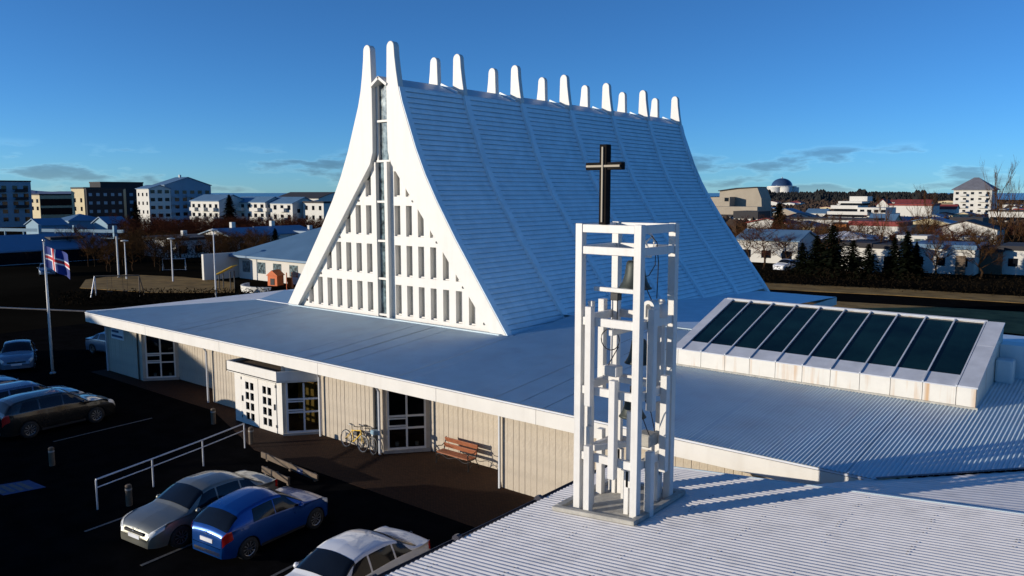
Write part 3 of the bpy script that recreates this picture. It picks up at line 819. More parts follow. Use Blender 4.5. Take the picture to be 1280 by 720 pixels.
# gutter: half-round trough
g = MB(); prof = []
for k in range(9):
    a = math.pi + math.pi * k / 8
    prof.append((-10.54 + 0.11 * math.cos(a), 3.09 + 0.11 * math.sin(a)))
for k in range(8, -1, -1):
    a = math.pi + math.pi * k / 8
    prof.append((-10.54 + 0.095 * math.cos(a), 3.09 + 0.095 * math.sin(a)))
g.prism(prof, 2.0, 17.3); gut = g.build('gutter', 'gutter', wg)
for yy in (5.0, 9.0, 11.2, 13.9, 15.9):
    g = MB(); g.tube([(-10.54, yy - 0.05, 3.085), (-10.54, yy + 0.05, 3.085)], 0.118, 12); g.build('gutter_joint', 'gutter', gut)
g = MB(); g.box(-10.43, -10.36, 2.0, 17.25, 2.85, 3.08); g.build('fascia', 'gutter', wg)
wall_run((-10.2, 16.95), (-10.2, 4.0), 0.0, 3.05, wg)
g = MB(); g.box(-10.1, 9, 16.85, 17.0, 0, 3.1); g.build('wall', 'wall', wg)

# ================================================================ BELL TOWER
bt_ = thing('bell_tower', 'open white steel bell tower with hanging bells and a dark cross on top', 'bell tower', (-8.61, 14.35, 3.3), world_parts=True)
TX0, TX1, TY0, TY1, TZ = -9.30, -7.92, 13.65, 15.05, 9.38
PW = 0.165
def tpost(x, y, z0, z1, w=PW, name='post'):
    g = MB(); g.box(x - w / 2, x + w / 2, y - w / 2, y + w / 2, z0, z1); return bevel(g.build(name, 'white_tower', bt_), 0.008)
def tbeam(p, q, z0, z1, w=0.10, name='beam'):
    g = MB(); g.bar((p[0], p[1], (z0 + z1) / 2), (q[0], q[1], (z0 + z1) / 2), w, z1 - z0); return bevel(g.build(name, 'white_tower', bt_), 0.008)
for x in (TX0, TX1):
    for y in (TY0, TY1):
        tpost(x, y, wz(x, y) - 0.02, TZ)
h2 = PW / 2
corners = [(TX0, TY0), (TX1, TY0), (TX1, TY1), (TX0, TY1)]
for i in range(4):
    a = Vector(corners[i]); c = Vector(corners[(i + 1) % 4]); d = (c - a).normalized(); L = (c - a).length
    nn = Vector((d.y, -d.x))                 # outward
    P = lambda s_, o=0.0: (a.x + d.x * s_ + nn.x * o, a.y + d.y * s_ + nn.y * o)
    hp = h2 + 0.001
    tbeam(P(hp, 0.02), P(L - hp, 0.02), 9.20, 9.365, 0.10)
    tbeam(P(hp, 0.01), P(L - hp, 0.01), 8.76, 8.92, 0.10)
    tbeam(P(hp, 0.0), P(L - hp, 0.0), 7.29, 7.46, 0.10)
    tbeam(P(hp, 0.0), P(L - hp, 0.0), 5.84, 6.01, 0.10)
    tbeam(P(hp, 0.0), P(L - hp, 0.0), 4.42, 4.59, 0.10)
    base = wz(*P(0.35))
    tpost(*P(0.33, 0.135), 5.63, 7.70, 0.15, 'hanging_post')
    tpost(*P(0.92, 0.135), 4.20, 6.25, 0.15, 'hanging_post')
    tpost(*P(0.33, 0.135), wz(*P(0.33, 0.135)) - 0.01, 4.78, 0.15, 'standing_post')
    tpost(*P(0.19, -0.13), 5.9, 7.78, 0.11, 'inner_post')
    tpost(*P(1.16, -0.13), 4.0, 5.6, 0.11, 'inner_post')
    tpost(*P(1.12, -0.13), wz(*P(1.12, -0.13)) - 0.01, 4.35, 0.11, 'inner_post')
    tpost(*P(0.17, -0.13), wz(*P(0.17, -0.13)) - 0.01, 5.1, 0.10, 'inner_post')
# cross beams that carry the bells
MX, MY = (TX0 + TX1) / 2, (TY0 + TY1) / 2
tbeam((TX0 + h2, MY - 0.10), (TX1 - h2, MY - 0.10), 8.70, 8.82, 0.09, 'bell_beam')
tbeam((TX0 + h2 + 0.1, TY0 + 0.25), (TX1 - h2, TY0 + 0.25), 7.98, 8.07, 0.07, 'bell_beam')
tbeam((MX, TY0 + h2), (MX, TY1 - h2), 7.10, 7.22, 0.09, 'bell_beam')
tbeam((TX0 + h2, MY + 0.1), (TX1 - h2, MY + 0.1), 5.98, 6.09, 0.09, 'bell_beam')
tbeam((TX0 + 0.3, TY0 + 0.1), (MX + 0.2, TY1 - 0.3), 4.60, 4.72, 0.08, 'bell_beam')
def bell(x, y, ztop, h, r):
    g = MB(); pr = [(0.0, 0.0), (0.42, -0.01), (0.52, -0.08), (0.56, -0.25), (0.62, -0.5), (0.74, -0.75), (0.90, -0.92), (1.0, -1.0), (0.93, -1.0), (0.80, -0.88), (0.0, -0.3)]
    g.lathe([(a * r, b_ * h) for a, b_ in pr], 28, (x, y, ztop)); b_ = g.build('bell', 'bronze', bt_, smooth=True)
    g = MB(); g.box(x - 0.05, x + 0.05, y - 0.04, y + 0.04, ztop - 0.01, ztop + 0.16); g.build('headstock', 'black_metal', b_)
    g = MB(); g.tube([(x, y, ztop - h * 0.3), (x, y, ztop - h * 1.0)], 0.018, 6); g.lathe([(0, 0.06), (0.05, 0.03), (0.06, 0), (0.04, -0.06), (0, -0.07)], 10, (x, y, ztop - h * 1.05)); g.build('clapper', 'black_metal', b_)
    return b_
bell(MX + 0.22, MY - 0.05, 8.62, 0.58, 0.35)
bell(MX + 0.30, MY + 0.02, 6.98, 0.50, 0.30)
bell(MX + 0.20, MY - 0.02, 5.82, 0.50, 0.29)
# striking motors, arch-shaped cover, cables, wheel
g = MB(); arch = []
for k in range(9):
    a = math.pi * k / 8; arch.append((0.13 * math.cos(a), 0.17 + 0.13 * math.sin(a)))
for k in range(8, -1, -1):
    a = math.pi * k / 8; arch.append((0.06 * math.cos(a), 0.17 + 0.06 * math.sin(a)))
arch = [(0.13, -0.22)] + arch[:9] + [(-0.13, -0.05), (-0.06, -0.05)] + arch[9:][::-1][::-1] + [(0.06, -0.22)]
g.prism([(TX1 - 0.02 + x, 7.55 + z) for x, z in arch], TY0 + 0.42, TY0 + 0.66); g.build('striker_cover', 'white_tower', bt_)
g = MB(); g.lathe([(0, 0.16), (0.10, 0.14), (0.14, 0.05), (0.14, -0.16), (0, -0.16)], 16, (TX1 - 0.02, TY0 + 0.95, 7.62)); g.build('striker_motor', 'white_tower', bt_, smooth=True)
g = MB(); g.box(TX0 + 0.42, TX0 + 0.78, TY0 + 0.2, TY0 + 0.45, 6.22, 6.44); bevel(g.build('motor_box', 'white_tower', bt_), 0.02)
g = MB(); g.box(TX1 - 0.35, TX1 + 0.0, TY0 + 0.55, TY0 + 0.95, 4.75, 5.02); bevel(g.build('motor_box', 'rust_base', bt_), 0.03)
g = MB(); g.box(MX - 0.08, MX + 0.1, TY0 + 0.18, TY0 + 0.34, 7.82, 7.98); bevel(g.build('clamp', 'black_metal', bt_), 0.01)
def cable(pts): g = MB(); g.tube(pts, 0.011, 5); g.build('cable', 'cable', bt_)
cable([(MX + 0.05, TY0 + 0.25, 7.9), (MX + 0.04, TY0 + 0.27, 7.4), (MX - 0.05, TY0 + 0.3, 7.2)])
cable([(TX1 - 0.02, TY0 + 0.5, 9.15), (TX1 - 0.02, TY0 + 0.72, 9.0), (TX1 - 0.02, TY0 + 0.8, 8.6), (TX1 - 0.03, TY0 + 0.78, 7.85)])
cable([(TX1 - 0.05, TY0 + 0.25, 8.25), (TX1 - 0.04, TY0 + 0.62, 7.8)])
cable([(TX1 - 0.04, TY0 + 0.72, 8.95), (TX1 - 0.04, TY0 + 0.70, 8.55), (TX1 - 0.04, TY0 + 0.45, 8.35), (TX1 - 0.2, TY0 + 0.2, 8.3)])
ring = [(TX0 + 0.55 + 0.22 * math.cos(2 * math.pi * k / 18), TY0 + 0.3, 6.98 + 0.22 * math.sin(2 * math.pi * k / 18)) for k in range(19)]
cable(ring); cable([(TX0 + 0.75, TY0 + 0.3, 6.85), (TX0 + 0.5, TY0 + 0.3, 6.42)])
cable([(TX1 - 0.02, TY0 + 0.2, 5.6), (TX1 - 0.02, TY0 + 0.45, 5.2), (TX1 - 0.04, TY0 + 0.6, 5.03)])
cable([(TX1 - 0.02, TY0 + 0.3, 5.9), (TX1 - 0.02, TY0 + 0.62, 5.5), (TX1 - 0.02, TY0 + 0.8, 5.05)])
wheel = [(MX + 0.25 + 0.2 * math.cos(2 * math.pi * k / 18), MY + 0.3, 8.98 + 0.2 * math.sin(2 * math.pi * k / 18)) for k in range(19)]
g = MB(); g.tube(wheel, 0.022, 6); g.tube([wheel[2], wheel[11]], 0.018, 6); g.tube([wheel[6], wheel[15]], 0.018, 6); g.build('bell_wheel', 'white_tower', bt_)
# base frame on the roof and inner floor
bx0, bx1, by0, by1 = -9.74, -7.72, 13.36, 15.42
def frame_bar(p, q):
    g = MB(); g.bar((p[0], p[1], wz(*p) + 0.075), (q[0], q[1], wz(*q) + 0.075), 0.14, 0.09); bevel(g.build('base_frame', 'rust_base', bt_), 0.01)
frame_bar((bx0, by0), (bx1, by0)); frame_bar((bx0, by1), (bx1, by1)); frame_bar((bx0 + 0.07, by0 + 0.075), (bx0 + 0.07, by1 - 0.075)); frame_bar((bx1 - 0.07, by0 + 0.075), (bx1 - 0.07, by1 - 0.075))
g = MB(); g.add([(bx0 + 0.14, by0 + 0.07, wz(bx0, 0) + 0.055), (bx1 - 0.14, by0 + 0.07, wz(bx1, 0) + 0.055), (bx1 - 0.14, by1 - 0.07, wz(bx1, 0) + 0.055), (bx0 + 0.14, by1 - 0.07, wz(bx0, 0) + 0.055)], [(0, 1, 2, 3)]); g.build('base_tray', 'rust_base', bt_)
g = MB(); g.box(TX0 + 0.5, TX0 + 0.66, TY1 - 0.5, TY1 - 0.34, wz(TX0, 0), 4.0); g.build('inner_post', 'white_tower', bt_)
# cross
g = MB(); cxx, cyy = -8.72, 13.62
g.box(cxx - 0.085, cxx + 0.085, cyy - 0.085, cyy + 0.085, 9.37, 10.95); g.box(cxx - 0.42, cxx - 0.0851, cyy - 0.07, cyy + 0.07, 10.45, 10.60); g.box(cxx + 0.0851, cxx + 0.42, cyy - 0.07, cyy + 0.07, 10.45, 10.60)
cr = bevel(g.build('cross', 'cross_black', bt_), 0.01)
g = MB(); g.box(cxx - 0.016, cxx + 0.016, cyy - 0.115, cyy - 0.088, 9.42, 10.9); g.box(cxx - 0.39, cxx - 0.021, cyy - 0.10, cyy - 0.072, 10.505, 10.545); g.box(cxx + 0.021, cxx + 0.39, cyy - 0.10, cyy - 0.072, 10.505, 10.545); g.build('light_tube', 'light_tube', cr)

# ================================================================ BENCH
bn = thing('park_bench', 'red-brown slatted bench with scrolled black iron ends beside the beige wall', 'bench', (-19.6, 20.85, 0.012))
for k, y in enumerate((-0.24, -0.10, 0.04)):
    g = MB(); g.box(-0.82, 0.82, y - 0.062, y + 0.062, 0.415, 0.46); bevel(g.build('seat_slat', 'timber_red', bn), 0.008)
for k, (y, z) in enumerate(((0.16, 0.60), (0.215, 0.80))):
    g = MB(); g.bar((-0.82, y, z), (0.82, y, z), 0.04, 0.175, (0, -0.25, 1)); bevel(g.build('back_slat', 'timber_red', bn), 0.008)
def arcpts(c, r, a0, a1, n, x):
    return [(x, c[0] + r * math.cos(R(a0 + (a1 - a0) * k / n)), c[1] + r * math.sin(R(a0 + (a1 - a0) * k / n))) for k in range(n + 1)]
for x in (-0.80, 0.80):
    g = MB()
    g.tube([(x, -0.30, 0.0), (x, -0.27, 0.12), (x, -0.31, 0.26), (x, -0.30, 0.40), (x, -0.10, 0.385), (x, 0.10, 0.40)], 0.018, 6)
    g.tube([(x, 0.30, 0.0), (x, 0.22, 0.16), (x, 0.12, 0.36), (x, 0.17, 0.60), (x, 0.25, 0.90)], 0.018, 6)
    g.tube(arcpts((0.0, 0.02), 0.22, 30, 150, 8, x), 0.013, 6)
    g.tube([(x, -0.30, 0.40), (x, -0.33, 0.52), (x, -0.30, 0.62), (x, -0.16, 0.64), (x, 0.02, 0.60), (x, 0.16, 0.68)], 0.016, 6)
    g.tube(arcpts((-0.29, 0.56), 0.055, 60, 330, 8, x), 0.012, 6); g.tube(arcpts((-0.19, 0.30), 0.07, 0, 270, 8, x), 0.011, 6)
    g.build('bench_end', 'black_metal', bn)
g = MB(); g.tube([(-0.8 + 1.6 * k / 16, -0.29, 0.34 + 0.05 * math.sin(k * math.pi / 4)) for k in range(17)], 0.012, 6); g.build('apron', 'black_metal', bn)

# ================================================================ BICYCLES
def bicycle(label, loc, rz, lean, frame_m):
    t = thing('bicycle', label, 'bicycle', loc, rz)
    t.rotation_euler = (lean, 0, rz)
    for x in (-0.52, 0.52):
        g = MB(); g.tube([(x + 0.335 * math.cos(2 * math.pi * k / 28), 0, 0.345 + 0.335 * math.sin(2 * math.pi * k / 28)) for k in range(29)], 0.02, 6, cap=False)
        w = g.build('wheel', 'tyre', t)
        g = MB(); g.tube([(x + 0.305 * math.cos(2 * math.pi * k / 28), 0, 0.345 + 0.305 * math.sin(2 * math.pi * k / 28)) for k in range(29)], 0.011, 5, cap=False)
        for k in range(14):
            a = 2 * math.pi * k / 14; g.tube([(x, 0.01 if k % 2 else -0.01, 0.345), (x + 0.3 * math.cos(a), 0, 0.345 + 0.3 * math.sin(a))], 0.0025, 3)
        g.tube([(x, -0.05, 0.345), (x, 0.05, 0.345)], 0.022, 8); g.build('rim', 'rim', w)
    g = MB(); bb = (-0.06, 0, 0.30); st = (-0.20, 0, 0.78); hd = (0.34, 0, 0.82); hl = (0.38, 0, 0.70)
    for p, q, r_ in ((bb, st, .018), (bb, hl, .021), ((-0.18, 0, 0.72), hd, .019), (bb, (-0.52, 0.05, 0.345), .012), ((-0.19, 0, .72), (-0.52, 0.05, 0.345), .011), ((-0.19, 0, .72), (-0.52, -0.05, 0.345), .011), (hl, (0.52, 0.05, 0.345), .014), (hl, (0.52, -0.05, 0.345), .014), (hd, hl, .022)):
        g.tube([p, q], r_, 7)
    g.build('frame', frame_m, t)
    g = MB(); g.tube([st, (-0.23, 0, 0.92)], 0.014, 7); g.add([(-0.38, -0.07, .93), (-0.38, 0.07, .93), (-0.2, 0.045, .93), (-0.05, 0.015, .925), (-0.05, -0.015, .925), (-0.2, -0.045, .93), (-0.36, -0.06, .975), (-0.36, 0.06, .975), (-0.2, 0.03, .965), (-0.06, 0.01, .95), (-0.06, -0.01, .95), (-0.2, -0.03, .965)],
        [(0, 1, 2, 3, 4, 5), (6, 11, 10, 9, 8, 7), (0, 6, 7, 1), (1, 7, 8, 2), (2, 8, 9, 3), (3, 9, 10, 4), (4, 10, 11, 5), (5, 11, 6, 0)]); g.build('saddle', 'black_metal', t)
    g = MB(); g.tube([hd, (0.31, 0, 0.95)], 0.014, 7); g.tube([(0.28, -0.31, 1.0), (0.33, -0.12, 0.97), (0.33, 0.12, 0.97), (0.28, 0.31, 1.0)], 0.015, 7); g.build('handlebar', 'black_metal', t)
    g = MB(); g.tube([(bb[0] + 0.09 * math.cos(2 * math.pi * k / 14), 0.05, bb[2] + 0.09 * math.sin(2 * math.pi * k / 14)) for k in range(15)], 0.008, 5, cap=False)
    g.tube([bb, (bb[0] + 0.1, 0.09, bb[2] - 0.14)], 0.01, 5); g.tube([bb, (bb[0] - 0.1, -0.09, bb[2] + 0.14)], 0.01, 5); g.build('crank', 'rim', t)
    return t
b1 = bicycle('orange-framed bicycle with small black bag leaning against the beige wall', (-24.0, 19.62, 0.01), R(-2), R(-7), 'yellow')
g = MB(); g.box(-0.02, 0.22, -0.07, 0.07, 0.58, 0.76); bevel(g.build('frame_bag', 'dark', b1), 0.03)
b2 = bicycle('dark grey bicycle with blue basket parked behind the orange one', (-23.45, 19.80, 0.01), R(-14), R(-6), 'steel')
g = MB(); g.box(0.44, 0.70, -0.15, 0.15, 0.80, 0.98); bevel(g.build('basket', 'plaster_shade_blue', b2), 0.03)

# ================================================================ CARS
def car(label, loc, rz, style, paint, group='cars in the church car park', plates=True, z=0.006, detail=True):
    """x forward, built as a lofted shell; glass, lamps and trim are patches of the same shell"""
    t = thing('parked_car', label, 'car', (loc[0], loc[1], z), rz, group)
    if style == 'sedan':
        L, Wd, H = 4.55, 1.76, 1.46
        TOP = [(-2.275, .60), (-2.22, .86), (-2.10, .965), (-1.75, .99), (-1.62, 1.01), (-0.95, 1.36), (-0.5, 1.45), (0.1, 1.46), (0.45, 1.40), (1.05, 1.04), (1.15, 0.975), (1.7, .89), (2.05, .80), (2.2, .68), (2.275, .50)]
        roofx = (-0.95, 0.47); ws = (0.45, 1.08); rw = (-1.62, -0.95); belt = 0.93; ax = (-1.32, 1.38); sidew = [(-1.35, -0.78, 0.75), (-0.72, 0.05, 1), (0.11, 0.95, 1)]
    elif style == 'hatch':
        L, Wd, H = 3.85, 1.70, 1.50
        TOP = [(-1.925, .55), (-1.90, .86), (-1.82, .98), (-1.44, 1.30), (-1.22, 1.39), (-0.7, 1.47), (-0.2, 1.50), (0.08, 1.46), (0.80, 1.06), (0.90, 1.0), (1.45, .93), (1.76, .82), (1.88, .68), (1.925, .50)]
        roofx = (-1.30, 0.1); ws = (0.08, 0.84); rw = (-1.85, -1.38); belt = 0.96; ax = (-1.18, 1.24); sidew = [(-0.98, -0.24, 1), (-0.20, 0.70, 1)]
    else:
        L, Wd, H = 4.65, 1.84, 1.66
        TOP = [(-2.325, .65), (-2.30, 1.0), (-2.22, 1.15), (-1.92, 1.50), (-1.75, 1.58), (-0.9, 1.66), (0.0, 1.66), (0.30, 1.60), (1.0, 1.16), (1.1, 1.10), (1.75, 1.02), (2.1, .92), (2.26, .75), (2.325, .55)]
        roofx = (-1.85, 0.32); ws = (0.30, 1.02); rw = (-2.24, -1.90); belt = 1.08; ax = (-1.36, 1.36); sidew = [(-1.72, -0.95, 0.9), (-0.88, 0.0, 1), (0.06, 0.88, 1)]
    wr = 0.32 if style != 'suv' else 0.36
    def top(x): return smooth(TOP, x)
    def half(x):
        e_ = abs(x) / (L / 2)
        return Wd / 2 * (1 - 0.07 * max(0, (e_ - 0.55) / 0.45) ** 2 - 0.20 * max(0, (e_ - 0.84) / 0.16) ** 2.4)
    def bottom(x):
        b_ = 0.22 + 0.02 * max(0, (abs(x) / (L / 2) - 0.85) / 0.15)
        for a in ax:
            dx = abs(x - a)
            if dx < wr + 0.05: b_ = max(b_, wr + math.sqrt((wr + 0.05) ** 2 - dx * dx) - 0.02)
        return b_
    def belt_z(x):
        return min(top(x) - 0.03, belt - 0.04 + 0.02 * (-x))
    def S(x, w, side=1):
        """w 0..1 sill->belt, 1..2 belt->roof edge, 2..3 roof edge->centre line"""
        zb, zt, bl, h = bottom(x), top(x), belt_z(x), half(x)
        cab = max(0.0, min(1.0, (zt - belt - 0.02) / 0.42))
        he = h * (0.93 - 0.19 * cab)            # half width at the roof / bonnet edge
        ze = zt - 0.05 - 0.02 * cab
        if w <= 1:
            f = w; z_ = zb + (bl - zb) * f
            bul = math.sin(math.pi * min(1, max(0, (z_ - 0.2) / (bl - 0.15))) * 0.75 + 0.35)
            y = h * (0.93 + 0.07 * bul)
        elif w <= 2:
            f = w - 1; z_ = bl + (ze - bl) * f
            hb = h * 0.985; y = hb + (he - hb) * f + 0.012 * math.sin(math.pi * f)
        else:
            f = w - 2; y = he * (1 - f); z_ = ze + (zt - ze) * math.sin(f * math.pi / 2)
        return Vector((x, side * y, z_))
    xs = sorted(set([round(-L / 2 + L * k / 56, 4) for k in range(57)] + [round(s_ * (L / 2 - d_), 4) for s_ in (1, -1) for d_ in (0.015, 0.03, 0.05, 0.11)] + [round(p_[0], 4) for p_ in TOP] + [round(a + s_ * (wr + 0.05) * c, 4) for a in ax for s_ in (1, -1) for c in (0.4, 0.7, 0.9, 0.99)]))
    wsx = [0, .15, .3, .5, .7, .85, 1, 1.12, 1.5, 1.88, 2, 2.12, 2.35, 2.65, 3]
    g = MB(); n = len(wsx); vs = []; fs = []
    for x in xs:
        for side in (1, -1):
            for w in wsx: vs.append(S(x, w, side))
    for i in range(len(xs) - 1):
        for sd in (0, 1):
            o = i * 2 * n + sd * n; o2 = o + 2 * n
            for j in range(n - 1):
                f = (o + j, o + j + 1, o2 + j + 1, o2 + j)
                fs.append(f if sd == 0 else f[::-1])
    for i in (0, len(xs) - 1):
        o = i * 2 * n
        f = tuple(range(o, o + n)) + tuple(range(o + 2 * n - 2, o + n - 1, -1))
        fs.append(f if i else f[::-1])
    g.add(vs, fs); body = g.build('body', paint, t, smooth=True)
    g = MB(); g.box(-L / 2 + 0.25, L / 2 - 0.25, -Wd / 2 + 0.14, Wd / 2 - 0.14, 0.20, 0.62); g.build('underbody', 'dark', t)
    def patch(name, m, pts, side, off=0.006, nu=6, nw=4, parent=None):
        """pts: 4 corners (x, w) -> bilinear patch pushed out of the shell"""
        g = MB(); vs = []
        for a in range(nu + 1):
            for c in range(nw + 1):
                u_, v_ = a / nu, c / nw
                x = (1 - u_) * ((1 - v_) * pts[0][0] + v_ * pts[3][0]) + u_ * ((1 - v_) * pts[1][0] + v_ * pts[2][0])
                w = (1 - u_) * ((1 - v_) * pts[0][1] + v_ * pts[3][1]) + u_ * ((1 - v_) * pts[1][1] + v_ * pts[2][1])
                p_ = S(x, w, side); e1 = S(min(x + .01, L / 2), w, side) - S(max(x - .01, -L / 2), w, side); e2 = S(x, min(w + .01, 2.999), side) - S(x, max(w - .01, 0), side)
                nn = e1.cross(e2) * (-side)
                if nn.length > 0: nn.normalize()
                if nn.dot(p_ - Vector((x * 0.72, 0, 0.45))) < 0: nn = -nn
                vs.append(p_ + nn * off)
        fs = []
        for a in range(nu):
            for c in range(nw):
                f = (a * (nw + 1) + c, (a + 1) * (nw + 1) + c, (a + 1) * (nw + 1) + c + 1, a * (nw + 1) + c + 1)
                fs.append(f if side > 0 else f[::-1])
        g.add(vs, fs); return g.build(name, m, parent or t, smooth=True)
    # glass
    def full_patch(name, xa, xb, wlo):
        g = MB(); vs = []; K = 8; cols = [(1, w) for w in (wlo, 2.0, 2.2, 2.5, 2.8, 3.0)] + [(-1, w) for w in (2.8, 2.5, 2.2, 2.0, wlo)]
        for a in range(K + 1):
            x = xa + (xb - xa) * a / K
            for sd, w in cols:
                p_ = S(x, w, sd); vs.append(p_ + Vector((0.004 if xa > 0 else -0.004, 0, 0.008)))
        k = len(cols); fs = [(a * k + c, a * k + c + 1, (a + 1) * k + c + 1, (a + 1) * k + c) for a in range(K) for c in range(k - 1)]
        g.add(vs, fs); return g.build(name, 'window_dark', t, smooth=True)
    full_patch('windscreen', ws[0] + 0.03, ws[1] - 0.04, 1.86)
    full_patch('rear_window', rw[0] + 0.05, rw[1] - 0.02, 1.86)
    for sd in (1, -1):
        for k, (a, c, hh) in enumerate(sidew):
            a2, c2 = a, c
            if k == len(sidew) - 1: c2 = c - 0.42
            if k == 0: a2 = a + (0.22 if len(sidew) > 2 else 0.06)
            patch('side_window', 'window_dark', [(a, 1.13), (c, 1.13), (c2, 1.87), (a2, 1.87)], sd)
        g = MB(); hl = [(L / 2 - 0.40, 0.80), (L / 2 - 0.03, 0.72), (L / 2 - 0.05, 2.12), (L / 2 - 0.52, 1.75)]
        patch('headlight', 'lamp_clear', hl, sd, 0.012)
        tl = [(-L / 2 + 0.02, 0.55), (-L / 2 + 0.26, 0.72), (-L / 2 + 0.22, 1.25), (-L / 2 + 0.03, 1.3)]
        patch('tail_light', 'lamp_red', tl, sd, 0.008)
        mp_ = S(ws[1] - 0.22, 1.18, sd); g = MB()
        g.lathe([(0.0, 0.075), (0.05, 0.06), (0.085, 0.0), (0.06, -0.05), (0, -0.06)], 10, (mp_.x, mp_.y + sd * 0.10, mp_.z + 0.03)); g.bar((mp_.x, mp_.y - sd * .02, mp_.z), (mp_.x, mp_.y + sd * 0.08, mp_.z + 0.02), 0.04, 0.04); g.build('wing_mirror', paint, t, smooth=True)
        for a in (-0.75, 0.18):
            patch('door_handle', paint, [(a - 0.1, .80), (a + 0.06, .80), (a + 0.06, .84), (a - 0.1, .84)], sd, 0.02, 2, 1)
        patch('sill_trim', 'dark', [(ax[0] + wr + .1, 0.0), (ax[1] - wr - .1, 0.0), (ax[1] - wr - .1, 0.12), (ax[0] + wr + .1, 0.12)], sd, 0.006, 8, 1)
    g = MB(); g.box(L / 2 - 0.06, L / 2 + 0.006, -0.26, 0.26, 0.42, 0.53); g.build('number_plate', 'plate', t)
    g = MB(); g.box(-L / 2 - 0.008, -L / 2 + 0.05, -0.26, 0.26, 0.60 if style != 'sedan' else 0.66, 0.71 if style != 'sedan' else 0.77); g.build('number_plate', 'plate', t)
    g = MB(); g.box(L / 2 - 0.12, L / 2 + 0.002, -0.45, 0.45, 0.55, 0.63); g.box(L / 2 - 0.14, L / 2 - 0.03, -0.55, 0.55, 0.30, 0.40); g.build('grille', 'dark', t)
    g = MB(); g.box(-L / 2 + 0.0, -L / 2 + 0.14, -0.55, 0.55, 0.28, 0.38); g.build('rear_valance', 'dark', t)
    g = MB(); g.tube([(L / 2 + 0.006, 0.045 * math.cos(2 * math.pi * k / 12), 0.665 + 0.045 * math.sin(2 * math.pi * k / 12)) for k in range(13)], 0.008, 5); g.build('badge', 'rim', t)
    g = MB(); g.tube([(-L / 2 + 0.03 - 0.03, 0.045 * math.cos(2 * math.pi * k / 12), 0.86 + 0.045 * math.sin(2 * math.pi * k / 12)) for k in range(13)], 0.008, 5); g.build('badge', 'rim', t)
    # wheels
    for a in ax:
        for sd in (1, -1):
            yo = sd * (Wd / 2 - 0.10); g = MB()
            prof = [(wr * 0.62, 0.10), (wr * 0.9, 0.105), (wr, 0.07), (wr, -0.07), (wr * 0.9, -0.105), (wr * 0.62, -0.10)]
            vs = []; fs = []; K = 24
            for r_, y_ in prof:
                for k in range(K):
                    an = 2 * math.pi * k / K; vs.append((a + r_ * math.cos(an), yo + y_, wr + r_ * math.sin(an)))
            for i in range(len(prof) - 1):
                for k in range(K): fs.append((i * K + k, i * K + (k + 1) % K, (i + 1) * K + (k + 1) % K, (i + 1) * K + k))
            g.add(vs, fs); wh = g.build('wheel', 'tyre', t, smooth=True)
            g = MB(); yr = yo + sd * 0.09
            vs = [(a, yr + sd * 0.01, wr)]; 
            for k in range(10):
                an = 2 * math.pi * k / 10; an2 = an + 0.16; an3 = an - 0.16
                g.add([(a + 0.05 * math.cos(an3), yr, wr + 0.05 * math.sin(an3)), (a + wr * .62 * math.cos(an - .10), yr, wr + wr * .62 * math.sin(an - .10)), (a + wr * .62 * math.cos(an + .10), yr, wr + wr * .62 * math.sin(an + .10)), (a + 0.05 * math.cos(an2), yr, wr + 0.05 * math.sin(an2))], [(0, 1, 2, 3)])
            g.tube([(a + wr * .63 * math.cos(2 * math.pi * k / 24), yr - sd * 0.01, wr + wr * .63 * math.sin(2 * math.pi * k / 24)) for k in range(25)], 0.016, 5, cap=False)
            g.lathe([(0, 0.0), (0.06, 0.0)], 10, (a, yr, wr)); g.build('rim', 'rim', wh)
            g = MB(); g.add([(a + wr * .6 * math.cos(2 * math.pi * k / 16), yo + sd * 0.03, wr + wr * .6 * math.sin(2 * math.pi * k / 16)) for k in range(16)], [tuple(range(16))]); g.build('brake_disc', 'dark', wh)
    return t
car('silver-grey saloon car facing out beside the white railing', (-21.95, 12.15), R(-84), 'sedan', 'car_silver')
c_ = car('bright blue hatchback between the silver and white cars', (-19.75, 12.75), R(96), 'hatch', 'car_blue')
car('white saloon car closest to the dark roof gutter', (-15.0, 12.05), R(-85), 'sedan', 'car_white')
car('dark sport utility car with silver roof and sill on the left', (-36.4, 13.5), R(94), 'suv', 'car_black')
car('blue estate car half hidden behind the dark sport utility car', (-38.9, 13.3), R(93), 'suv', 'car_navy')
car('dark saloon car cut by the left picture edge before the pale hatchback', (-44.2, 12.6), R(93), 'sedan', 'car_navy')
car('pale blue hatchback facing right behind the flagpole base', (-50.9, 17.2), R(-22), 'hatch', 'car_pale')
car('pale car peeking out behind the left church corner', (-50.2, 22.6), R(10), 'sedan', 'car_pale')
g = MB(); 
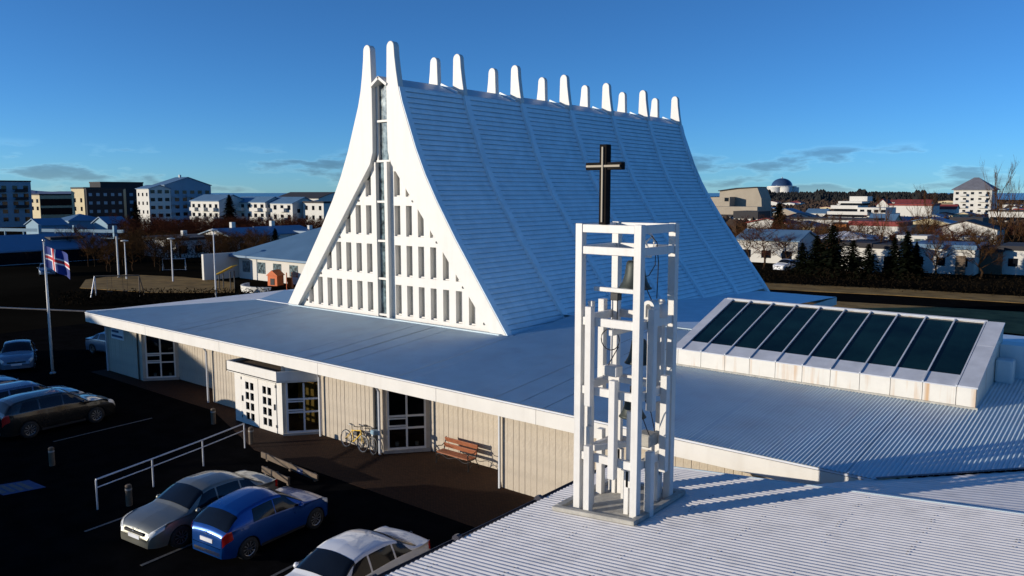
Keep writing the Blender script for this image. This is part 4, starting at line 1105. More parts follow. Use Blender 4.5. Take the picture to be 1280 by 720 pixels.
# ================================================================ RAILING, BOLLARDS, BARRIERS
rl = thing('hand_rail', 'white two-bar pedestrian railing between car park and entrance', 'railing', (-26.6, 14.0, 0), world_parts=True)
rp_ = [(-25.64, 10.6), (-26.2, 12.7), (-26.82, 14.9), (-27.5, 17.05)]
for (x, y) in rp_:
    g = MB(); g.tube([(x, y, 0.0), (x, y, 0.98)], 0.03, 8); g.build('post', 'rail', rl)
g = MB(); g.tube([(x, y, 0.99) for x, y in rp_], 0.03, 8); g.build('top_rail', 'rail', rl)
g = MB(); g.tube([(x, y, 0.72) for x, y in rp_], 0.022, 8); g.build('middle_rail', 'rail', rl)
for lab, x, y in (('short timber bollard left of the church entrance doors', -31.5, 18.06), ('short timber bollard at the end of the railing by the entrance', -27.75, 17.5),
                  ('short bollard in shade left of the silver car', -25.2, 11.4), ('lone short bollard standing below the dark sport utility car', -31.2, 11.4)):
    b_ = thing('bollard', lab, 'bollard', (x, y, 0))
    g = MB(); g.tube([(0, 0, 0), (0, 0, 0.66), (0, 0, 0.70)], [0.10, 0.10, 0.07], 12); g.build('post', 'timber_old', b_)
    g = MB(); g.tube([(0, 0, 0.52), (0, 0, 0.58)], 0.104, 12); g.build('band', 'concrete', b_)
for lab, p, q, sign in (('low timber plank barrier with blue plaque before the parked cars', (-25.75, 16.65), (-22.05, 16.42), True), ('shorter timber plank barrier behind the silver car boot', (-24.35, 15.75), (-22.6, 15.62), False)):
    b_ = thing('plank_barrier', lab, 'barrier', ((p[0] + q[0]) / 2, (p[1] + q[1]) / 2, 0), world_parts=True)
    g = MB(); g.bar(p + (0.22,), q + (0.22,), 0.06, 0.22); bevel(g.build('plank', 'timber_old', b_), 0.01)
    for f in (0.08, 0.5, 0.92):
        x, y = p[0] + (q[0] - p[0]) * f, p[1] + (q[1] - p[1]) * f
        g = MB(); g.box(x - 0.05, x + 0.05, y + 0.035, y + 0.12, 0, 0.3); g.build('post', 'timber_old', b_)
    if sign:
        x, y = p[0] + (q[0] - p[0]) * .72, p[1] + (q[1] - p[1]) * .72
        g = MB(); g.box(x - 0.16, x + 0.16, y - 0.055, y - 0.034, 0.13, 0.31); pl = g.build('plaque', 'marking_blue', b_)
        g = MB(); g.tube([(x + 0.05 * math.cos(k * math.pi / 5), y - 0.06, 0.20 + 0.05 * math.sin(k * math.pi / 5)) for k in range(-2, 6)], 0.009, 5); g.tube([(x, y - 0.06, 0.28), (x, y - 0.06, 0.22), (x + .05, y - 0.06, .22)], .009, 5); g.build('symbol', 'flag_white', pl)

# ================================================================ FLAG
fp = thing('flag_pole', 'tall white flagpole standing in the left car park', 'flagpole', (-47.43, 17.69, 0))
g = MB(); g.tube([(0, 0, 0), (0, 0, 3.5), (0, 0, 7.35)], [0.075, 0.065, 0.045], 12); g.build('pole', 'white', fp, smooth=True)
g = MB(); g.lathe([(0, 0.09), (0.06, 0.06), (0.085, 0), (0.06, -0.06), (0, -0.08)], 14, (0, 0, 7.42)); g.build('finial', 'steel', fp, smooth=True)
g = MB(); g.lathe([(0.16, 0), (0.16, 0.05), (0.09, 0.12)], 14); g.build('base', 'steel', fp)
g = MB(); g.tube([(0.07, -0.03, 0.9), (0.06, -0.02, 7.2)], 0.006, 4); g.build('halyard', 'rail', fp)
# flag: blue field, white-edged red cross
lx = [0, .28, .325, .415, .46, 1.0]; lz = [0, .375, .435, .565, .625, 1.0]
def fine(v, n): 
    o = []
    for a, c in zip(v, v[1:]):
        for k in range(n): o.append(a + (c - a) * k / n)
    return o + [v[-1]]
FX, FZ = fine(lx, 5), fine(lz, 3); FW, FH = 1.75, 1.15
g = MB()
vs = []
fdir = Vector((0.90, 0.44, 0))
for s_ in FX:
    for t_ in FZ:
        wv = 0.13 * math.sin(s_ * 9.5 + t_ * 1.6) * s_ ** 0.5 + 0.05 * math.sin(s_ * 19 + t_ * 4) * s_
        sag = -0.34 * s_ ** 1.2 * FW * (0.75 + 0.35 * (1 - t_))
        p_ = fdir * (s_ * FW * (0.86 + 0.06 * t_)) + Vector((-fdir.y, fdir.x, 0)) * wv
        vs.append((p_.x + 0.06, p_.y, 7.12 - FH + t_ * FH + sag))
for i in range(len(FX) - 1):
    for j in range(len(FZ) - 1):
        s_, t_ = (FX[i] + FX[i + 1]) / 2, (FZ[j] + FZ[j + 1]) / 2
        cm = 0
        if .28 < s_ < .46 or .375 < t_ < .625: cm = 1
        if .325 < s_ < .415 or .435 < t_ < .565: cm = 2
        g.cur = cm
        k = len(FZ); g.add([], [])
        g.f.append([i * k + j, (i + 1) * k + j, (i + 1) * k + j + 1, i * k + j + 1]); g.mi.append(cm)
g.v = [tuple(v) for v in vs]
fl = g.build('flag', ['flag_blue', 'flag_white', 'flag_red'], None, smooth=True)
fl.location = (-47.43, 17.69, 0)
tag(fl, 'blue flag with white-edged red cross flying from the flagpole', 'flag')

# ================================================================ NEIGHBOURHOOD BUILDINGS
def building(name, label, x1, y0, wx, wy, zb, zt, wm, roof=('flat', 0, 'roof_dark'), s_win=None, e_win=None, cat='building', group=None, chimney=False, wmat='window_dark', balcony=None, over=0.35):
    """x1,y0: south-east ground corner; wx to the west, wy to the north"""
    t = thing(name, label, cat, (x1 - wx / 2, y0 + wy / 2, zb), 0, group, world_parts=True)
    x0, y1 = x1 - wx, y0 + wy
    g = MB(); g.box(x0, x1, y0, y1, zb, zt)
    kind, rise, rm = roof
    if kind == 'gable_x':
        ym = (y0 + y1) / 2
        for xx in (x0, x1): g.add([(xx, y0, zt), (xx, y1, zt), (xx, ym, zt + rise)], [(0, 1, 2)])
    if kind == 'gable_y':
        xm = (x0 + x1) / 2
        for yy in (y0, y1): g.add([(x0, yy, zt), (x1, yy, zt), (xm, yy, zt + rise)], [(0, 1, 2)])
    g.build('wall', wm, t)
    g = MB(); o = over
    if kind == 'flat':
        g.box(x0 - o * .5, x1 + o * .5, y0 - o * .5, y1 + o * .5, zt + 0.01, zt + 0.3 + rise)
    elif kind == 'gable_x':
        ym = (y0 + y1) / 2; k = rise / (wy / 2); ze = zt - o * k + 0.02; zr = zt + rise + 0.05
        for a, c in (((y0 - o), ym), ((y1 + o), ym)):
            g.add([(x0 - o, a, ze), (x1 + o, a, ze), (x1 + o, c, zr), (x0 - o, c, zr), (x0 - o, a, ze + .18), (x1 + o, a, ze + .18), (x1 + o, c, zr + .18), (x0 - o, c, zr + .18)], [(3, 2, 1, 0), (4, 5, 6, 7), (0, 1, 5, 4), (1, 2, 6, 5), (3, 0, 4, 7)])
    elif kind == 'gable_y':
        xm = (x0 + x1) / 2; k = rise / (wx / 2); ze = zt - o * k + 0.02; zr = zt + rise + 0.05
        for a, c in (((x0 - o), xm), ((x1 + o), xm)):
            g.add([(a, y0 - o, ze), (a, y1 + o, ze), (c, y1 + o, zr), (c, y0 - o, zr), (a, y0 - o, ze + .18), (a, y1 + o, ze + .18), (c, y1 + o, zr + .18), (c, y0 - o, zr + .18)], [(0, 1, 2, 3), (7, 6, 5, 4), (1, 0, 4, 5), (0, 3, 7, 4), (2, 1, 5, 6)])
    else:  # hip
        m_ = min(wx, wy) / 2; X0, X1, Y0_, Y1_ = x0 - o, x1 + o, y0 - o, y1 + o
        if wx >= wy: ra, rb = (X0 + m_, (Y0_ + Y1_) / 2), (X1 - m_, (Y0_ + Y1_) / 2)
        else: ra, rb = ((X0 + X1) / 2, Y0_ + m_), ((X0 + X1) / 2, Y1_ - m_)
        z_ = zt + 0.05
        vs = [(X0, Y0_, z_), (X1, Y0_, z_), (X1, Y1_, z_), (X0, Y1_, z_), ra + (zt + rise,), rb + (zt + rise,)]
        if wx >= wy: g.add(vs, [(0, 1, 5, 4), (1, 2, 5), (2, 3, 4, 5), (3, 0, 4), (3, 2, 1, 0)])
        else: g.add(vs, [(0, 1, 4), (1, 2, 5, 4), (2, 3, 5), (3, 0, 4, 5), (3, 2, 1, 0)])
        g.box(X0, X1, Y0_, Y1_, zt - 0.2, zt + 0.04)
    rf = g.build('roof', rm, t)
    if chimney:
        g = MB(); cx_, cy_ = x0 + wx * 0.35, y0 + wy * 0.5; g.box(cx_ - .35, cx_ + .35, cy_ - .35, cy_ + .35, zt, zt + rise + 1.1); g.build('chimney', 'plaster', rf)
    for face, spec in (('s', s_win), ('e', e_win)):
        if not spec: continue
        n, rows, w, h, zf, dz = spec
        Lf = wx if face == 's' else wy
        rowsz = [zf + dz * k for k in range(rows)]
        me = {}
        for i in range(n):
            c = Lf * (i + 0.5) / n
            for z in rowsz:
                g = MB()
                if face == 's': g.box(x0 + c - w / 2, x0 + c + w / 2, y0 - 0.04, y0 + 0.1, zb + z, zb + z + h)
                else: g.box(x1 - 0.1, x1 + 0.04, y0 + c - w / 2, y0 + c + w / 2, zb + z, zb + z + h)
                g.build('window', wmat, t)
    if balcony:
        face, n, rows, w, dep, zf, dz, m_ = balcony
        Lf = wx if face == 's' else wy
        for i in range(n):
            c = Lf * (i + 0.5) / n
            for k in range(rows):
                z = zb + zf + dz * k; g = MB()
                if face == 's':
                    g.box(x0 + c - w / 2, x0 + c + w / 2, y0 - dep, y0 - dep + .12, z, z + 1.1); g.box(x0 + c - w / 2, x0 + c + w / 2, y0 - dep + .12, y0 - 0.05, z, z + .15)
                    g.box(x0 + c + w / 2 - .12, x0 + c + w / 2, y0 - dep + .12, y0 - 0.05, z + .15, z + 1.1)
                else:
                    g.box(x1 + dep - .12, x1 + dep, y0 + c - w / 2, y0 + c + w / 2, z, z + 1.1); g.box(x1 + .05, x1 + dep - .12, y0 + c - w / 2, y0 + c + w / 2, z, z + .15)
                g.build('balcony', m_, t)
    return t

def B(name, label, pos, *a, **k): return building(name, label, pos[0], pos[1], *a, **k)
AP_ = 'white apartment blocks beyond the thicket'
B('apartment_block', 'pale shade-blue apartment block at the far left edge', (-341.05, 108.97), 20, 15, -3, 14.17, 'plaster_shade_blue', ('flat', 0.2, 'roof_dark'), e_win=(4, 5, 1.7, 1.5, 2.2, 3.0), balcony=('e', 2, 3, 4.5, 1.2, 7.3, 3.0, 'plaster_dark'), wmat='window_dark', cat='apartments')
B('apartment_block', 'long low dark block with cream end wall left of the dark stepped block', (-374.95, 139.39), 16, 17, -4, 8.97, 'plaster_yellow', ('flat', 0.3, 'roof_dark'), s_win=(3, 2, 2.2, 1.6, 6.5, 3.2), e_win=(1, 2, 16.6, 2.9, 4.6, 3.9), cat='apartments')
B('apartment_block', 'dark clad block with cream and orange end bays', (-313.12, 131.75), 11, 15.5, -3, 11.49, 'plaster_yellow', ('flat', 0.3, 'roof_dark'), s_win=(2, 3, 1.6, 1.6, 3.0, 3.2), e_win=None, cat='apartments')
b_ = bpy.context.scene.objects  # (parts below belong to the block just built)
B('apartment_block', 'tall dark apartment block with lit rooftop box', (-344.23, 151.54), 10, 18, -4, 13.99, 'plaster_dark', ('flat', 0.3, 'roof_dark'), e_win=(5, 4, 1.5, 1.3, 3.0, 3.2), wmat='plaster_shade_blue', cat='apartments')
B('apartment_block', 'near-black flat block in front of the tall dark apartment block', (-308.26, 130.55), 1.0, 13.5, -3, 11.18, 'plaster_dark', ('flat', 0.2, 'roof_dark'), e_win=(5, 4, 1.2, 1.1, 2.5, 3.1), wmat='plaster_shade_blue', cat='apartments')
B('apartment_block', 'blue shaded apartment block with bright white narrow end wall', (-279.70, 139.65), 9, 8, -3, 11.42, 'plaster', ('gable_x', 1.2, 'metal_roof_blue'), s_win=(3, 4, 1.0, 1.2, 2.5, 3.1), e_win=(3, 5, 1.6, 1.2, 1.6, 2.8), cat='apartments')
B('apartment_block', 'tallest shade-blue apartment block with white roof gable and stepped balconies', (-294.63, 153.28), 9, 19, -3, 12.88, 'plaster_shade_blue', ('gable_x', 3.0, 'metal_roof_blue'), s_win=(2, 4, 1.2, 1.2, 2.5, 3.0), e_win=(6, 5, 1.7, 1.3, 1.4, 2.8), balcony=('e', 3, 4, 2.6, 1.2, 2.6, 2.9, 'plaster_shade_blue'), cat='apartments', chimney=True)
B('apartment_block', 'white three-storey block with lit balconies left of the tall conifer', (-233.18, 138.88), 17, 10, -3, 7.34, 'plaster', ('gable_x', 1.9, 'metal_roof_blue'), s_win=(5, 3, 1.5, 1.4, 2.2, 2.9), e_win=None, balcony=('s', 3, 3, 3.2, 1.3, 1.4, 2.9, 'plaster'), cat='apartments', group=AP_)
B('apartment_block', 'white apartment block with deep balconies right of the tall conifer', (-219.19, 146.42), 18, 7, -3, 7.00, 'plaster', ('gable_x', 1.6, 'metal_roof_blue'), s_win=(5, 3, 1.6, 1.4, 2.2, 2.9), e_win=(1, 2, 1.2, 1.2, 3.5, 2.9), balcony=('s', 2, 3, 4.5, 1.4, 1.4, 2.9, 'plaster'), cat='apartments', group=AP_)
B('apartment_block', 'white apartment block with blue gable end holding four small windows', (-206.69, 147.58), 18, 9, -3, 6.72, 'plaster', ('gable_x', 1.8, 'metal_roof_blue'), s_win=(5, 3, 1.5, 1.4, 2.0, 2.9), e_win=(2, 2, 1.1, 1.2, 4.0, 2.9), balcony=('s', 2, 3, 3.6, 1.3, 1.4, 2.9, 'plaster'), cat='apartments', group=AP_)
B('apartment_block', 'white apartment block seen just beside the left church rib', (-195.27, 150.44), 10, 8, -3, 6.90, 'plaster', ('flat', 0.2, 'roof_dark'), s_win=(3, 3, 1.2, 1.3, 2.0, 2.9), cat='apartments', group=AP_)
B('school', 'black-roofed building with small white gable behind the white apartments', (-270.02, 205.61), 30, 16, -4, 7.71, 'plaster', ('gable_x', 2.4, 'roof_dark'), e_win=(3, 1, 1.4, 1.4, 7.5, 3), cat='building')
B('nursery_school', 'low cream building with large blue hipped metal roof left of the church', (-57.0, 52.6), 27.5, 15, -0.1, 2.75, 'plaster', ('hip', 3.3, 'metal_roof_blue'), s_win=(9, 1, 1.5, 1.3, 0.9, 1), cat='building', wmat='stained_glass', over=0.9)
g = MB(); g.box(-85.6, -85.2, 48.5, 53.5, 0, 3.0); o = g.build('garden_wall', 'plaster', None); tag(o, 'plain pale end wall standing before the blue-roofed low building', 'wall')
B('bungalow', 'low house with wide blue roof and open carport at the left edge', (-123.94, 38.28), 14, 17, -0.1, 1.85, 'plaster_shade_blue', ('gable_y', 1.8, 'metal_roof_blue'), e_win=(2, 1, 6.6, 1.7, 0.2, 1), cat='house')
B('bungalow', 'plain pale shade-blue wall house behind the flag', (-127.25, 48.49), 9, 4.6, -0.1, 3.09, 'plaster_shade_blue', ('flat', 0.1, 'roof_dark'), cat='house')
B('bungalow', 'low pale house with dark windows right of the flag', (-130.57, 53.52), 8, 5.6, -0.1, 2.24, 'plaster_shade_blue', ('flat', 0.1, 'roof_dark'), e_win=(2, 1, 1.4, 1.2, 1.0, 1), cat='house')
B('bungalow', 'bright blue metal-roofed house before the dark apartment blocks', (-211.98, 85.20), 9, 9, -2, 3.05, 'plaster_shade_blue', ('hip', 1.6, 'metal_roof_blue'), cat='house', group='blue-roofed houses at the thicket')
B('bungalow', 'small blue-roofed house between the flagpole and the bright blue one', (-206.64, 76.65), 9, 6, -2, 2.26, 'plaster_shade_blue', ('gable_y', 1.4, 'metal_roof_blue'), cat='house', group='blue-roofed houses at the thicket')
B('bungalow', 'small blue-roofed house at the left end of the brown thicket', (-199.47, 88.94), 8, 5, -2, 2.45, 'plaster_shade_blue', ('gable_y', 1.5, 'metal_roof_blue'), cat='house', group='blue-roofed houses at the thicket')
B('bungalow', 'long flat house with chimney behind the playground', (-116.91, 62.08), 10, 10.0, -0.3, 2.73, 'plaster', ('flat', 0.1, 'roof_dark'), e_win=(4, 1, 1.2, 1.2, 1.0, 1), cat='house', chimney=True)
B('bungalow', 'pale low house behind the street lamp left of the hipped roof', (-115.67, 70.84), 10, 8.5, -0.3, 2.88, 'plaster', ('gable_y', 1.1, 'metal_roof_blue'), e_win=(2, 1, 1.3, 1.2, 1.0, 1), cat='house', chimney=True)
B('bungalow', 'low house with two white chimneys above the hipped blue roof', (-119.29, 80.79), 10, 9.0, -0.5, 2.87, 'plaster', ('gable_y', 1.0, 'metal_roof_blue'), cat='house', chimney=True)
B('bungalow', 'low white house partly behind the left church rib', (-115.96, 86.09), 8, 8.0, -0.5, 2.91, 'plaster', ('flat', 0.1, 'metal_roof_blue'), cat='house', chimney=True)
# long white beam fence on posts
fn = thing('beam_fence', 'long white horizontal beam on posts running behind the left houses', 'fence', (-160.60, 62.58) + (0,), 0, world_parts=True)
fa, fb = (-171.56, 53.64), (-143.07, 66.55)
g = MB(); g.bar(fa + (3.2,), fb + (3.2,), 0.3, 0.55); g.build('beam', 'plaster_shade_blue', fn)  # white beam, its shade put in as blue colour
g = MB(); g.bar(fa + (1.9,), fb + (1.9,), 0.2, 0.25); g.build('beam', 'plaster_shade_blue', fn)
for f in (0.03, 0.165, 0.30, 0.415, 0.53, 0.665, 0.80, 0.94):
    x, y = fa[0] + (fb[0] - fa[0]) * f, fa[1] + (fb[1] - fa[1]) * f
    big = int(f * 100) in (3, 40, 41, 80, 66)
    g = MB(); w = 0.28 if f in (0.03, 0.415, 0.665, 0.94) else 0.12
    g.box(x - w, x + w, y - w, y + w, 0, 4.2 if w > .2 else 3.4); g.build('post', 'plaster_shade_blue', fn)

# ---- right-hand side
t = thing('concert_hall', 'tan concrete hall with slanted roof right of the church roof', 'building', (-121.51, 288.03) + (-5,), world_parts=True)
hx0, hy = (-133.39, 284.79); hx1, _ = (-115.50, 292.92)
g = MB(); zt_ = lambda v: 10 + (241 - v) * 0.298
sx = (hx1 - hx0)
g.prism([(hx0 + sx * .12, -5), (hx1 + 1.5, -5), (hx1 + 0.5, zt_(248)), (hx1 - 1.2, zt_(234.5)), (hx0 + sx * .5, zt_(236)), (hx0 + sx * .12, zt_(239))], hy, hy + 9); g.build('main_block', 'plaster_tan', t)
g = MB(); g.prism([(hx0 - 4, -5), (hx0 + sx * .47, -5), (hx0 + sx * .47, zt_(246)), (hx0 - 4, zt_(247))], hy - 5, hy - 0.05); g.build('front_block', 'plaster_tan', t)
g = MB(); g.prism([(hx0 + sx * .1, zt_(239) + .03), (hx0 + sx * .5, zt_(236) + .03), (hx1 - 1.2, zt_(234.5) + .03), (hx1 - 1.2, zt_(233.6)), (hx0 + sx * .5, zt_(234.8)), (hx0 + sx * .1, zt_(238))], hy - 0.8, hy + 9); g.build('roof', 'roof_dark', t)
g = MB(); g.box(hx0 + sx * .36, hx0 + sx * .45, hy - 5.06, hy - 5, zt_(251.5), zt_(247)); g.build('window', 'window_dark', t)
g = MB(); g.box(hx0 - 2, hx1 + 4, hy - 12, hy - 5.1, zt_(267), zt_(257.5)); g.build('lower_band', 'plaster_tan', t)
g = MB(); g.box(hx0 + 1, hx1 + 3, hy - 11.9, hy - 5.2, -5, zt_(267) - 0.05); g.build('lower_wall', 'plaster_dark', t)
for k in range(5):
    g = MB(); a = hx0 + sx * (.42 + .07 * k); g.box(a, a + sx * .055, hy - 12.0, hy - 11.91, zt_(279), zt_(270)); g.build('window', 'plaster', t)
t = thing('domed_building', 'blue glass dome on pale round tanks upon the far hill', 'building', (-559.05, 1479.67) + (8,), world_parts=True)
dx, dy = (-559.05, 1479.67); dz = 21.92
g = MB(); g.lathe([(19 * math.cos(math.pi / 2 * k / 10), 15 * math.sin(math.pi / 2 * k / 10)) for k in range(11)], 32, (dx, dy, dz)); g.build('dome', 'dome_blue', t, smooth=True)
g = MB(); g.lathe([(1.2, 0), (0.6, 3), (0, 3.2)], 8, (dx, dy, dz + 14.5)); g.build('finial', 'steel', t)
g = MB(); g.lathe([(26, -1.6), (26, 0.2), (18, 1.0)], 32, (dx, dy, dz)); g.build('ring_deck', 'plaster', t)
for k in range(6):
    a = R(60 * k + 12); g = MB(); g.lathe([(11.5, -24), (11.5, -1.7), (0, -1.6)], 20, (dx + 19 * math.cos(a), dy + 19 * math.sin(a), dz)); g.build('tank', 'plaster', t, smooth=True)
t = thing('terraced_house', 'white terraced modern block with stacked horizontal bands', 'building', (-80.91, 272.10) + (-3,), world_parts=True)
tx, ty = (-86.73, 271.22); k_ = 0.268
for (ua, ub, va, vb, m_, dyy) in ((1052, 1073, 245.5, 251.5, 'plaster', 8), (1042, 1070, 251.6, 254, 'plaster', 5), (1044, 1070, 254, 256.6, 'window_dark', 6), (1036, 1068, 256.7, 261, 'plaster', 2.5), (1039, 1068, 261, 264, 'window_dark', 3.5), (1035, 1082, 264.1, 268, 'plaster', 0), (1040, 1064, 268, 271, 'window_dark', 1), (1035, 1084, 271, 285, 'plaster', 0.4), (1069, 1101, 259, 266, 'plaster', 1.5), (1080, 1106, 266.1, 285, 'plaster', 1.9)):
    g = MB(); xa, xb = tx + (ua - 1036) * k_ , tx + (ub - 1036) * k_
    g.box(xa, xb, ty + dyy, ty + 14, 10 + (241 - vb) * .262, 10 + (241 - va) * .262); g.build('storey' if m_ == 'plaster' else 'window_band', m_, t)
for k in range(4):
    g = MB(); xa = tx + (1072 + 8 * k - 1036) * k_; g.box(xa, xa + 1.3, ty + 1.44, ty + 1.5, 10 + (241 - 265) * .262, 10 + (241 - 261.5) * .262); g.build('window', 'window_dark', t)
B('school', 'long low white building in front of the terraced white block', (-59.93, 224.69), 24, 10, -3, 2.63, 'plaster', ('flat', 0.2, 'roof_dark'), s_win=(8, 1, 1.4, 1.2, 1.8, 1), cat='building')
B('sports_hall', 'blank white hall with brown roof beside the red roofs', (-72.72, 353.62), 20, 14, -5, 4.76, 'plaster', ('flat', 0.5, 'roof_red'), cat='building')
B('house', 'small white gabled house left of the blank white hall', (-88.96, 353.28), 4.5, 8, -5, 5.08, 'plaster', ('gable_y', 2.2, 'roof_red'), cat='house')
B('house', 'long house with dark red roof left of the hip-roofed tower block', (-80.35, 386.11), 14, 9, -5, 4.96, 'plaster_tan', ('gable_x', 1.9, 'roof_red'), cat='house')
B('house', 'red-roofed house directly left of the tower block', (-73.50, 404.60), 9, 8, -6, 2.85, 'plaster', ('gable_x', 1.8, 'roof_red'), cat='house')
B('workshop', 'long building with flat blue metal roof below the blank white hall', (-58.33, 290.51), 19, 12, -3, 0.11, 'plaster_tan', ('gable_x', 1.7, 'metal_roof_blue'), cat='building')
# tower block with hipped roof
B('tower_block', 'tall white apartment tower with grey hipped roof near the sea', (-68.13, 460.60), 17, 17, -8, 11.59, 'plaster', ('hip', 6.2, 'roof_slate'), s_win=(5, 6, 1.4, 1.2, 2.2, 3.0), e_win=(4, 6, 1.4, 1.2, 2.2, 3.0), balcony=('s', 2, 5, 3.4, 1.4, 4.4, 3.0, 'plaster'), cat='apartments', over=1.0)
B('apartment_block', 'banded white block at the right picture edge', (-32.28, 309.18), 14, 10, -4, 3.80, 'plaster', ('flat', 0.2, 'roof_dark'), s_win=(1, 2, 13, 1.2, 2.2, 2.6), cat='apartments')
# row houses closing the view
RH = 'white row houses along the far street'
B('row_house', 'white house with blue roof behind the parked white car', (-39.76, 112.10), 9.0, 8, -0.2, 3.22, 'plaster', ('gable_x', 1.2, 'metal_roof_blue'), s_win=(3, 1, 1.4, 1.1, 0.9, 1), cat='house', group=RH)
B('row_house', 'white house left of the dark conifers with pale grey roof', (-28.71, 106.92), 3.6, 9, -0.2, 3.18, 'plaster', ('flat', 0.2, 'roof_dark'), s_win=(1, 1, 1.5, 1.3, 0.8, 1), cat='house', group=RH)
B('row_house', 'house with shallow white roof behind the dark round shrubs', (-33.90, 124.62), 9, 9, -0.2, 3.09, 'plaster_tan', ('hip', 1.0, 'roof_sheet_pale'), cat='house', group=RH)
B('row_house', 'white row house with two tall dark windows behind the conifers', (-25.39, 107.04), 4.6, 9, -0.2, 3.02, 'plaster', ('flat', 0.25, 'roof_dark'), s_win=(2, 1, 1.1, 2.0, 0.3, 1), cat='house', group=RH)
B('row_house', 'white row house with brown door and two square windows', (-17.72, 110.72), 7.4, 9, -0.2, 3.06, 'plaster', ('flat', 0.25, 'metal_roof_blue'), s_win=(3, 1, 1.0, 1.0, 1.2, 1), cat='house', group=RH)
g = MB(); bx, by = (-19.06, 109.63); g.box(bx - 0.5, bx + 0.6, by - 0.1, by - 0.02, 0.1, 2.4); o = g.build('front_door', 'timber_old', [o for o in scene.objects if o.get('label') == 'white row house with brown door and two square windows'][0])
B('row_house', 'white row house with square window at the right edge', (-12.64, 114.86), 3.2, 9, -0.2, 2.97, 'plaster', ('flat', 0.25, 'roof_dark'), s_win=(1, 1, 1.0, 1.0, 1.2, 1), cat='house', group=RH)
B('row_house', 'grey-green box house standing behind the brown door house', (-19.77, 128.41), 4.5, 5, -0.2, 3.33, 'plaster', ('flat', 0.15, 'plaster'), s_win=(2, 1, 1.3, 1.6, 2.4, 1), wmat='stained_glass', cat='house', group=RH)
B('row_house', 'white clerestory box house behind the left conifers', (-25.88, 123.42), 3.6, 5, -0.2, 3.55, 'plaster', ('flat', 0.15, 'plaster'), s_win=(2, 1, 1.2, 1.6, 2.4, 1), wmat='stained_glass', cat='house', group=RH)
B('row_house', 'brown timber garage between the white row houses', (-15.33, 113.95), 4.0, 6, -0.2, 2.80, 'timber_old', ('flat', 0.2, 'roof_dark'), cat='garage', group=RH)
for lab, p, w in (('small yellow-orange shed left of the tall bare tree', (-58.68, 197.32), 3.0), ('tall orange painted gable end in the far trees', (-49.59, 198.28), 2.6)):
    B('shed', lab, p, w, 4, -1.2, 2.53, 'plaster_orange', ('flat', 0.1, 'roof_dark'), cat='shed')
# scattered far houses
rnd = random.Random(11)
fh = [(905,420),(925,380),(948,240),(1008,330),(1018,300),(1120,230),(1140,420),(1175,430),(1186,300),(1215,240),(1230,200),(1262,330),(1275,420),(1090,380),(1150,200),(1200,170),(1250,160),(1130,165),(1020,180),(985,165)]
FARH = [(-179.81, 395.33), (-156.83, 362.45), (-94.80, 232.38), (-115.12, 331.95), (-102.35, 303.65), (-60.41, 247.52), (-103.85, 457.27), (-94.75, 477.61), (-63.56, 335.28), (-45.49, 272.60), (-35.60, 229.05), (-50.62, 384.55), (-60.22, 492.86), (-108.58, 401.80), (-47.92, 219.00), (-34.19, 191.49), (-26.02, 185.24), (-42.07, 178.61), (-61.13, 182.42), (-60.48, 163.59)]
for i, (x, y) in enumerate(FARH):
    zz = terrain_z(x, y)
    building('far_house', 'small distant house among bare trees on the right', x, y, rnd.uniform(7, 12), rnd.uniform(7, 10), zz - 0.5, zz + rnd.uniform(2.8, 4.6), rnd.choice(['plaster', 'plaster', 'plaster_tan', 'plaster_yellow']), (rnd.choice(['gable_x', 'gable_y', 'hip', 'flat']), rnd.uniform(0.6, 2.0), rnd.choice(['roof_red', 'roof_dark', 'metal_roof_blue', 'roof_slate'])), s_win=(3, 1, 1.2, 1.1, 1.3, 1), cat='house', group='scattered distant houses')

# ---- unseen houses added beyond the left edge, shaped to shade car park and wall
az = R(SUN_AZ); tv = Vector((math.cos(az), math.sin(az), 0)); nv = Vector((math.sin(az), -math.cos(az), 0))
def pq(p_, q_, z): v = tv * p_ + nv * q_; return (v.x, v.y, z)
def pq_shade_house(name, label, prof, p0, p1, m_):
    """prof: silhouette (q, z) seen along the sun"""
    t = thing(name, label, 'house', pq((p0 + p1) / 2, sum(q for q, _ in prof) / len(prof), 0), world_parts=True)
    k = len(prof); g = MB()
    vs = [pq(p0, q, z) for q, z in prof] + [pq(p1, q, z) for q, z in prof]
    fs = [tuple(range(k)), tuple(range(2 * k - 1, k - 1, -1))] + [(i, i + k, (i + 1) % k + k, (i + 1) % k) for i in range(k)]
    g.add(vs, fs); g.build('wall', m_, t)
    q0, q1 = min(q for q, _ in prof), max(q for q, _ in prof)
    n = int((q1 - q0) / 3.2)
    for i in range(n):
        for z in (1.0, 3.7):
            q = q0 + (i + 0.5) * (q1 - q0) / n; g = MB()
            g.add([pq(p1 + .03, q - .7, z), pq(p1 + .03, q + .7, z), pq(p1 + .03, q + .7, z + 1.2), pq(p1 + .03, q - .7, z + 1.2)], [(0, 1, 2, 3)]); g.build('window', 'window_dark', t)
    return t
k7 = math.tan(R(SUN_EL))
zf = -0.95 + 60 * k7
rh = pq_shade_house('shade_terrace', 'unseen flat-roofed terrace added past the left edge to shade the car park', [(-39.0, 0), (-11.0, 0), (-11.0, zf), (-19.0, zf), (-19.0, zf - .12), (-31.0, zf - .12), (-31.0, zf + 0.0), (-36.5, zf + 0.0), (-36.5, zf - .3), (-39.0, zf - .3)], -70, -60, 'plaster_tan')
